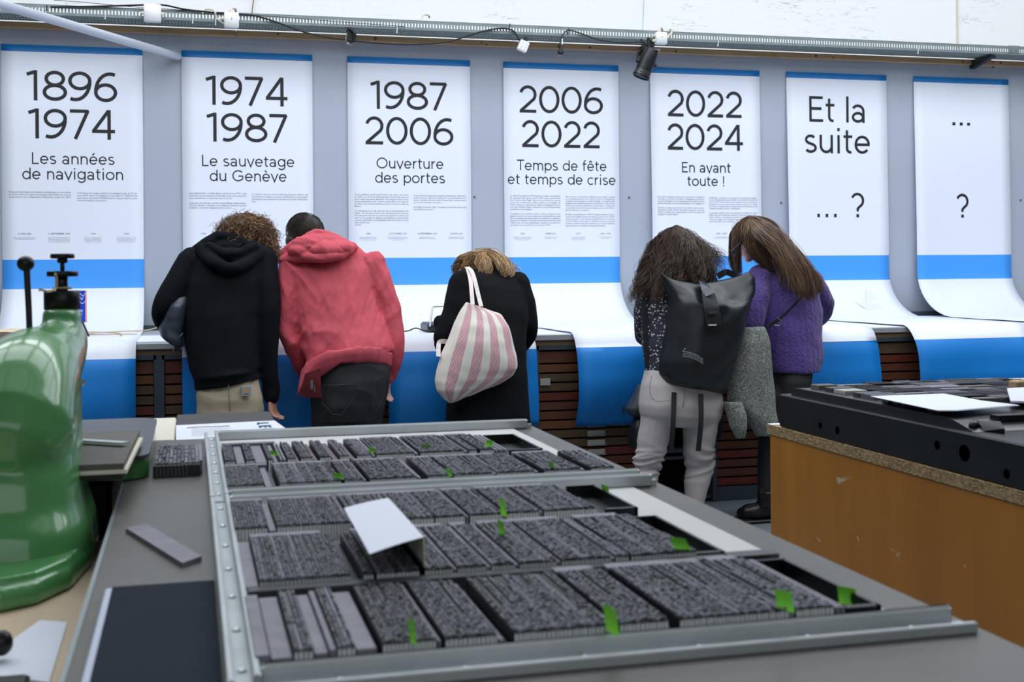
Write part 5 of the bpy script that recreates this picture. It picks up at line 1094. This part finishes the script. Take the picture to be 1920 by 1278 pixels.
for k,(px,py,wp,hp,Y,sk,l) in enumerate(FL):
    m=MB(); top=(py-hp/2); rsn=[]
    Y=at(px,py+hp/2,Z=1.0838).y if k not in (4,8,11,16) else (at(px,py+hp/2,Z=1.070).y)
    for q in range(7):
        t=q/6; y=top+hp*t; x=px+sk*(t-.5); dy=.005*math.sin(t*2.5)+.003*(1-t)
        a=at(x-wp/2,y-hp*.09,Y=Y+dy+.004); b=at(x+wp/2,y+hp*.09,Y=Y+dy-.004); o_=Vector((0,.0004,0)); rsn.append([a,b,b+o_,a+o_])
    m.rings(rsn); m.build('paper_marker',M['green_flag'],label=l,cat='paper marker',group='green paper markers in the type')
# folded card
cz=1.112; A=at(645,952,Z=cz); B=at(728,933,Z=cz); Cc=at(795,1006,Z=cz); D=at(693,1038,Z=cz)
e=empty('folded_card',(Cc.x,Cc.y,1.084),label='blank white folded card standing on the type like a small roof',cat='card')
m=MB(); n=8
def cardpt(s_,t): # s across (left to fold), t front to back
    f_=D+(Cc-D)*s_; b_=A+(B-A)*s_; p=f_+(b_-f_)*t; return p+Vector((0,0,.001*math.sin(s_*3.1)))
rr_=[[cardpt(i/n,0),cardpt(i/n,1),cardpt(i/n,1)-Vector((0,0,.0006)),cardpt(i/n,0)-Vector((0,0,.0006))] for i in range(n+1)]
m.rings(rr_); m.build('top_leaf',M['paper'],e)
m=MB(); C2=at(797,1064,Y=Cc.y-.012); C2.z=1.085; B2=Vector((B.x,B.y-.02,1.086))
m.rings([[Cc,B,B+Vector((-.0007,0,0)),Cc+Vector((-.0007,0,0))],[C2,B2,B2+Vector((-.0007,0,0)),C2+Vector((-.0007,0,0))]]); m.build('side_leaf',M['paper_warm'],e)
# slate sheet, loose lead bar, block of wood-mounted type
m=MB(); m.box(-.082,.024,.5,1.395,TZ+.0002,TZ+.003); m.build('slate_sheet',M['slate'],label='dark slate-blue sheet on the near left part of the table',cat='sheet')
m=MB(); m.box(-.088,-.082,.5,1.385,TZ+.0002,TZ+.004); m.build('white_strip',M['white_edge'],label='narrow pale strip along the left side of the slate sheet',cat='strip')
a,b,c,d=[at(*q,Z=TZ+.004) for q in ((236,992),(275,984),(378,1045),(342,1058))]
m=MB(); P=[a,d,c,b]; m.rings([[(p.x,p.y,TZ) for p in P],[(p.x,p.y,TZ+.006) for p in P]]); m.build('lead_bar',M['lead_light'],label='loose lead bar lying diagonally on the table left of the frames',cat='bar')
e=empty('type_block_proof',(-.03,2.1,TZ),label='small square block of set type standing left of the frame corner',cat='type block')
a=at(289,896,Z=TZ); b=at(375,893,Z=TZ)
m=MB(); slugs(m,a.x,b.x,a.y+.004,2.36,TZ,t=.006,seg=.012,light=.25); o=m.build('type_lines',M['slug'],e); o['kind']='stuff'
m=MB(); m.bevbox(a.x-.002,b.x,a.y,a.y+.004,TZ,TZ+.019,.0006); 
for k in range(9): m.box(a.x+.004+k*.006,a.x+.0045+k*.006,a.y-.0004,a.y,TZ+.001,TZ+.018,1)
m.build('block_side',[M['iron_dark'],M['type_side']],e)
m=MB(); m.bevbox(b.x-.004,b.x+.004,a.y+.02,2.36,TZ,TZ+.0236,.0006); m.build('side_rule',M['lead_light'],e)

# ------------------------------------------------------------------ left: side tables, press
e=empty('wooden_side_table',(-.6,1.3,0),label='pale tan wooden table in the lower left corner under the press',cat='table')
m=MB(); m.bevbox(-1.5,-.118,.4,2.05,.945,.98,.004); m.build('top',M['tan_wood'],e)
for x in (-1.4,-.2):
    for y in (.5,1.95): 
        m=MB(); m.box(x-.03,x+.03,y-.03,y+.03,0,.945); m.build('leg',M['tan_wood'],e)
P=[at(*q,Z=.981) for q in ((75,1163),(126,1167),(92,1280),(-40,1262),(-20,1230))]
m=MB(); m.prism([(p.x,p.y) for p in P][::-1],.981,.9818); m.build('loose_sheet',M['paper'],label='loose white sheet on the tan table at the bottom left corner',cat='paper')
c=at(3,1205,Z=1.0); m=MB(); m.ell(c,(.012,.012,.014)); m.build('knob',M['black_iron'],smooth=True,label='small black knob at the left edge beside the loose white sheet',cat='knob')
c=at(0,1275,Z=.985); m=MB(); m.bevbox(c.x-.12,c.x+.03,c.y-.04,c.y-.006,.98,.992,.003); m.build('metal_bar',M['plate'],label='dark metal bar in the bottom left corner below the white sheet',cat='bar')
# back side table with white top, black sheet and poster
e=empty('back_side_table',(-.3,2.85,0),label='pale side table behind the imposing table at the left',cat='table')
zt2=1.055
m=MB(); m.bevbox(-1.3,-.032,2.64,3.04,zt2-.03,zt2,.003); m.build('top',M['pale_wood'],e)
m=MB(); a=at(500,768,Z=zt2); m.bevbox(-.0315,.188,2.66,3.10,zt2-.03,zt2,.002); m.build('black_top',M['black_cloth'],e,label='black table leaf')
for x in (-1.2,.15):
    for y in (2.7,3.0): m=MB(); m.box(x-.02,x+.02,y-.02,y+.02,0,zt2-.03); m.build('leg',M['steel_blue'],e)
e=empty('printed_poster',(.08,2.8,zt2),label='white poster with upside-down blue letters LE behind the far frame',cat='poster')
P=[at(*q,Z=zt2+.001) for q in ((330,797),(515,788),(540,806),(560,822),(330,830))]
m=MB(); m.prism([(p.x,p.y) for p in P][::-1],zt2+.0002,zt2+.0012); m.build('sheet',M['paper'],e)
m=MB(); fz=lambda px,py:at(px,py,Z=zt2+.0018)
def band(x0,y0,x1,y1,h): 
    a,b=fz(x0,y0),fz(x1,y1); c,d=fz(x1,y1+h),fz(x0,y0+h); m.quad(d,c,b,a)
band(482,792,504,791,2.0); band(482,792,486,791.7,4); band(485,797.5,508,796,2.5); band(486,799,490,799,2.6); band(496,799,500,799,2); band(504,798.5,509,798,2.5); band(490,803.5,514,802.3,2.2)
m.build('blue_letters',M['poster_blue'],e)
m=MB(); rq=random.Random(3)
for k in range(9):
    y=803+k*1.7; x=358+rq.uniform(0,3)
    while x<430-k*1.2: w_=rq.uniform(2,7); a,b=fz(x,y-(x-358)*.035),fz(x+w_,y-(x+w_-358)*.035); m.quad(a+Vector((0,-.002,0)),b+Vector((0,-.002,0)),b,a); x+=w_+1.5
m.tube(spl([fz(350,802),fz(375,800),fz(400,799.5),fz(430,798)],4),.0007,4); m.build('black_text',M['ink'],e)
# bed plate, board and ruler behind the press
e=empty('press_bed',(-.3,2.55,1.02),label='grey iron press bed with rounded corner and green edge, behind the press',cat='press bed')
def rrect(x0,x1,y0,y1,r):
    out=[]
    for cx_,cy_,a0 in ((x1-r,y1-r,0),(x0+r,y1-r,90),(x0+r,y0+r,180),(x1-r,y0+r,270)):
        for k in range(7): a=R(a0+k*15); out.append((cx_+r*math.cos(a),cy_+r*math.sin(a)))
    return out
zb=1.10; c1=at(291,800,Z=zb)
m=MB(); m.prism(rrect(-.9,c1.x,2.10,at(230,784,Z=zb).y,.045),zb-.006,zb); m.build('top',M['plate'],e); 
m=MB(); m.prism(rrect(-.9,c1.x-.002,2.11,at(230,784,Z=zb).y-.002,.045),zb-.038,zb-.006); m.build('edge',M['green_dark'],e)
m=MB(); m.bevbox(-.95,-.125,2.12,2.6,0,zb-.038,.01); m.build('pedestal_shade_block',M['black_iron'],e)  # bed support, widened into a dark block for the shade in the gap
z3=zb+.022; a=at(262,806,Z=z3); b=at(232,868,Z=z3)
e=empty('mounted_board',(a.x,b.y,zb),label='square grey board with white layered edge lying on the press bed',cat='board')
P=[(b.x,b.y),(a.x,a.y),(-.6,a.y+.0),(-.6,b.y)]
m=MB(); m.prism(P,zb+.013,z3); m.build('grey_board',M['grey_board'],e)
m=MB(); m.prism([(P[0][0]+.004,P[0][1]-.0),(P[1][0]+.006,P[1][1]-.03),(-.6,P[2][1]-.03),(-.6,P[3][1])],zb+.007,zb+.013); m.build('white_layer',M['paper_warm'],e)
m=MB(); m.prism([(P[0][0]-.002,P[0][1]-.004),(P[1][0]+.002,P[1][1]-.02),(-.6,P[2][1]-.02),(-.6,P[3][1]-.004)],zb-.0+.0,zb+.007); m.build('black_base',M['black_iron'],e)
m=MB(); a=at(236,832,Z=z3+.004); b=at(120,825,Z=z3+.004); dd=Vector((b.x-a.x,b.y-a.y,0)).normalized(); ss=Vector((-dd.y,dd.x,0))*.009
m.rings([[a-ss,a+ss,a+ss+Vector((0,0,.003)),a-ss+Vector((0,0,.003))],[b-ss,b+ss,b+ss+Vector((0,0,.003)),b-ss+Vector((0,0,.003))]]); m.build('steel_rule',M['alu'],label='silver steel rule lying on the grey board behind the press',cat='ruler')
# the press itself
pr_=empty('green_press',(-.30,1.95,.98),label='glossy green cast-iron hand press with black screw knobs at the left edge',cat='press')
m=MB()
def PR(px,py,Y): return at(px,py,Y=Y)
def rg(xl,xr,py,Y,hd): 
    a,b=PR(xl,py,Y),PR(xr,py,Y); c=(a+b)/2; h=(b-a)/2
    return [c+h*(math.copysign(abs(math.cos(t))**.85,math.cos(t)))+Vector((0,hd*math.copysign(abs(math.sin(t))**.85,math.sin(t)),0)) for t in [2*math.pi*k/28 for k in range(28)]]
# column with the screw, and the arm that swells toward the viewer
m.rings([rg(80,153,y,2.12,.05) for y in (578,640,700,760,820)][::-1])
arm=[(118,640,2.12,.040),(96,668,2.05,.052),(62,700,1.97,.070),(34,740,1.90,.080),(18,800,1.86,.088)]
m.tube(spl([PR(*q[:3]) for q in arm],5),[r for k in range(4) for r in [arm[k][3]+(arm[k+1][3]-arm[k][3])*t/5 for t in range(5)]]+[arm[-1][3]],24,round_ends=True)
m.rings([rg(-110,xr,y,Y,hd) for (y,xr,Y,hd) in ((735,120,1.93,.07),(770,143,1.93,.09),(810,150,1.92,.11),(880,153,1.91,.13),(930,160,1.91,.14),(970,172,1.90,.15),(1030,176,1.90,.16),(1070,170,1.90,.17))][::-1])
m.rings([rg(20,152,700,2.04,.08),rg(10,153,780,2.03,.10),rg(0,155,860,2.02,.12),rg(0,166,920,2.02,.13),rg(0,180,960,2.01,.14),rg(0,182,1010,2.0,.15)][::-1])
blob(m,'frame',M['green'],pr_,voxel=.006,smooth=9)
m=MB(); Bq=[at(*q,Z=.985) for q in ((189,975),(186,1015),(172,1056),(135,1098),(70,1128),(0,1143),(-120,1150),(-120,975))]
c_=sum(((Vector((p.x,p.y,0))) for p in Bq),Vector())/len(Bq)
for z0,z1,s_ in ((.981,1.0,1.0),(1.0,1.008,.985),(1.008,1.02,.93)):
    m.prism([(c_.x+(p.x-c_.x)*s_,c_.y+(p.y-c_.y)*s_) for p in Bq],z0,z1)
blob(m,'base_flange',M['green'],pr_,voxel=.004,smooth=4)
def disc(px,y0,y1,w_,Y=2.12,name='collar',mt=None,bev=.0015):
    a,b=PR(px-w_/2,y0,Y),PR(px+w_/2,y1,Y); c=(a+b)/2; r=(b.x-a.x)/2; m=MB()
    m.lathe((c.x,Y,b.z),[(r-bev,0),(r,bev),(r,a.z-b.z-bev),(r-bev,a.z-b.z),(.001,a.z-b.z)],28); return m.build(name,mt or M['black_iron'],pr_,smooth=True)
disc(116,545,580,69,name='black_collar'); disc(116,517,547,23,name='screw_neck'); disc(117,508,518,60,name='lower_knob'); disc(117,492,508,9,name='screw',mt=M['dark_metal']); disc(117,484,493,20,name='upper_neck'); disc(117,475.5,484.5,46,name='upper_knob')
m=MB(); a=PR(104,513,2.05); m.tube(spl([PR(104,513,2.06),PR(106,525,2.075),PR(104,540,2.08),PR(90,546,2.05),PR(76,542,2.03)],5),.0022,6)
for k in range(5): m.tube([PR(76,542,2.03),PR(71+rs.uniform(-1,3),540+k*1.6,2.03)],.0008,4)
m.lathe(PR(117,542,2.12),[(.0135,0),(.0155,.002),(.0135,.004)],20); m.build('twine_loop',M['twine'],pr_,label='pale twine tied round the screw neck')
# lever
lv=empty('press_lever',PR(55,660,2.0),label='black steel lever with a round ball knob left of the screw knobs',cat='lever')
m=MB(); m.tube([PR(50,502,2.0),PR(54,580,2.0),PR(58,700,1.99)],[.0048,.0046,.0044],12); m.build('rod',M['dark_metal'],lv,smooth=True)
m=MB(); m.ell(PR(48,494,2.0),(.0128,.0128,.0118),20); m.build('ball_knob',M['black_iron'],lv,smooth=True)
# nut on the column side
m=MB(); m.lathe(PR(154,672,2.12),[(.010,-.006),(.010,.002),(.006,.004)],6,axis=(1,-.3,0)); m.build('nut',M['knot'],pr_)
m=MB(); m.tube([PR(151,720,2.10),PR(156,716,2.08)],.004,8); m.build('grease_nipple',M['green_dark'],pr_)
# brown sheet pile behind press at left edge
m=MB(); a=at(-60,640,Y=5.2); 
P=spl([at(-80,630,Y=5.4),at(0,622,Y=5.2),at(40,624,Y=5.0),at(75,625,Y=4.9)],4)
m.rings([[p+Vector((0,0,0)),p+Vector((0,.3,.0)),p+Vector((0,.3,-.045)),p+Vector((0,0,-.045))] for p in P]); o=m.build('curled_board',M['tan_wood'],label='curled light wooden board behind the press at the left edge',cat='board')
m=MB(); m.box(at(-80,640,Y=5.2).x-.3,at(70,640,Y=5.2).x-.04,5.0,5.5,0,at(0,634,Y=5.2).z-.045); m.build('stand',M['steel_blue'],label='dark stand under the curled wooden board behind the press',cat='stand')

# ------------------------------------------------------------------ right: wooden box, iron slab and type
BX=1.79
bx=empty('wooden_plinth',(BX,2.6,0),label='large scratched tan wooden plinth under the black iron slab',cat='plinth')
zs0,zs1=.896,1.0; zb0=.864
m=MB(); m.box(BX+.004,4.6,1.0,3.64,0,zb0); m.build('side_panels',M['box_wood'],bx)
m=MB(); m.bevbox(BX,4.62,.98,3.655,zb0,zs0,.001); m.build('chipboard_top',M['chip'],bx)
m=MB(); m.box(BX+.001,BX+.09,3.62,3.654,zs0,zs0+.001); m.build('worn_corner',M['paper'],bx,label='bare white corner of the board top')
sl=empty('iron_slab',(BX,2.6,zs0),label='thick black iron imposing slab with drilled holes on the wooden plinth',cat='slab')
m=MB(); m.bevbox(BX+.002,4.5,1.1,3.573,zs0+.001,zs1,.004); sb=m.build('slab',M['iron_dark'],sl)
for px,py,r in ((1537,797,.009),(1569,806,.011),(1756,834,.011),(1807,849,.020),(1886,888,.011)):
    p=at(px,py,X=BX); m=MB(); m.lathe((BX+.0035,p.y,p.z),[(r*.9,-.006),(r*.9,0),(.0005,0.0001)],18,axis=(1,0,0)); 
    m2=MB(); m2.lathe((BX+.001,p.y,p.z),[(.0005,0),(r,.0)],18,axis=(-1,0,0)); m2.build('drill_hole',M['hole'],sl)
gl=empty('raised_galley',(1.82,3.0,zs1),label='low steel galley tray with rounded ends lying on the iron slab',cat='galley')
zg=1.024
m=MB(); nn=8
prof=[(3.50-.03*math.cos(R(90*k/nn)), zs1+.024*math.sin(R(90*k/nn))) for k in range(0)]
ys_=[3.53,3.525,3.51,3.48,2.72,2.68,2.645,2.615,2.60]; zz=[zs1,zs1+.014,zs1+.022,zg,zg,zs1+.020,zs1+.012,zs1+.005,zs1]
m.rings([[(1.812,y,zs1+.0002),(3.3,y,zs1+.0002),(3.3,y,z+.0004),(1.812,y,z+.0004)] for y,z in zip(ys_,zz)]); m.build('tray',M['plate'],gl)
# forme details on the bench: flat type, engravings, furniture as separate low blocks
rt_=random.Random(21)
e=empty('bench_type',(2.5,3.2,zg),label='crowded bed of loose type, rules and engraving blocks on the galley',cat='type')
mats=[M['lead_light'],M['card_label'],M['slug'][1],M['grey_board']]
y=2.95
for row in range(9):
    x=1.85+.0*row; y0=2.80+row*.078
    while x<3.2:
        w_=rt_.uniform(.03,.13); d_=.072; k=rt_.random()
        if 1.85<x<2.3 and y0<2.94: x+=w_; continue
        m=MB()
        if k<.62: 
            yy_=y0
            while yy_<y0+d_-.006: 
                m.box(x,x+w_-.004,yy_,yy_+.0045,zg,zg+.0125+rt_.uniform(-.001,.001)); yy_+=.0065
            o=m.build('type_lines',M['slug'][rt_.randint(0,2)],e); o['kind']='stuff'
        elif k<.94: m.bevbox(x,x+w_-.004,y0,y0+d_*rt_.uniform(.4,.94),zg,zg+.012+rt_.uniform(-.002,.002),.001); m.build('engraving_block',mats[rt_.randint(0,3)],e)
        else: m.bevbox(x,x+w_-.004,y0,y0+.02,zg,zg+.010,.001); m.bevbox(x,x+w_-.004,y0+.03,y0+.06,zg,zg+.012,.001); m.build('furniture_block',M['lead_light'],e)
        x+=w_
P=[at(*q,Z=1.042) for q in ((1632,742),(1770,737),(1840,750),(1908,758),(1790,768),(1755,768))]
m=MB(); m.prism([(p.x,p.y) for p in P][::-1],1.0405,1.0415); m.prism([(p.x+.003,p.y-.004) for p in P][::-1],1.039,1.040); m.build('proof_sheets',M['paper'],label='white proof sheets lying over the type on the slab',cat='paper')
P=[at(*q,Z=1.045) for q in ((1888,728),(1960,724),(1990,754),(1895,752))]
m=MB(); m.prism([(p.x,p.y) for p in P][::-1],1.041,1.046); e2=m.build('printed_card',M['faint'],label='cream printed card with pale spine at the right edge of the slab',cat='card')
m=MB(); p=at(1908,712,Z=1.06); m.bevbox(p.x-.018,p.x+.018,p.y-.02,p.y+.02,zg,1.058,.003); m.build('wood_block',M['pine'],label='small square wooden block at the far right of the type',cat='block')
m=MB(); p=at(1925,712,Z=1.06); m.bevbox(p.x+.0,p.x+.05,p.y-.02,p.y+.03,zg,1.062,.003); m.build('wood_block',M['tan_wood'],label='tan wooden block cut by the right edge beyond the type',cat='block')
a=at(1858,786,Z=1.02); e=empty('type_stick',(a.x,a.y,zs1),label='block of standing type on a cream strip at the right edge of the slab',cat='type block')
a=at(1845,800,Z=zs1); m=MB()
x=a.x+.02
while x<a.x+.4: m.box(x,x+.0055,a.y-.03,a.y+.005,zs1+.004,zs1+.030); x+=.0062
o=m.build('type_lines',M['slug'][0],e); o['kind']='stuff'
m=MB(); m.box(a.x+.02,a.x+.4,a.y-.048,a.y-.005,zs1,zs1+.004); m.build('cream_strip',M['paper_warm'],e)
a=at(1836,808,Z=zs1); b=at(1884,813,Z=zs1); e=empty('quoin_tool',(a.x,a.y,zs1),label='small black wedge-shaped quoin tool lying on the slab at the right',cat='tool')
m=MB(); m.rings([[(a.x,a.y+.03,zs1),(a.x+.01,a.y+.03,zs1+.022),(b.x+.01,b.y+.03,zs1+.026),(b.x+.02,b.y+.03,zs1)],[(a.x-.0,a.y,zs1),(a.x+.008,a.y+.002,zs1+.012),(b.x,b.y+.0,zs1+.012),(b.x,b.y,zs1)]]); m.build('body',M['black_iron'],e)
m=MB(); m.tube([(a.x-.008,a.y+.012,zs1+.012),(a.x+.012,a.y+.03,zs1+.014)],.011,12,round_ends=True); m.build('round_end',M['black_iron'],e,smooth=True)
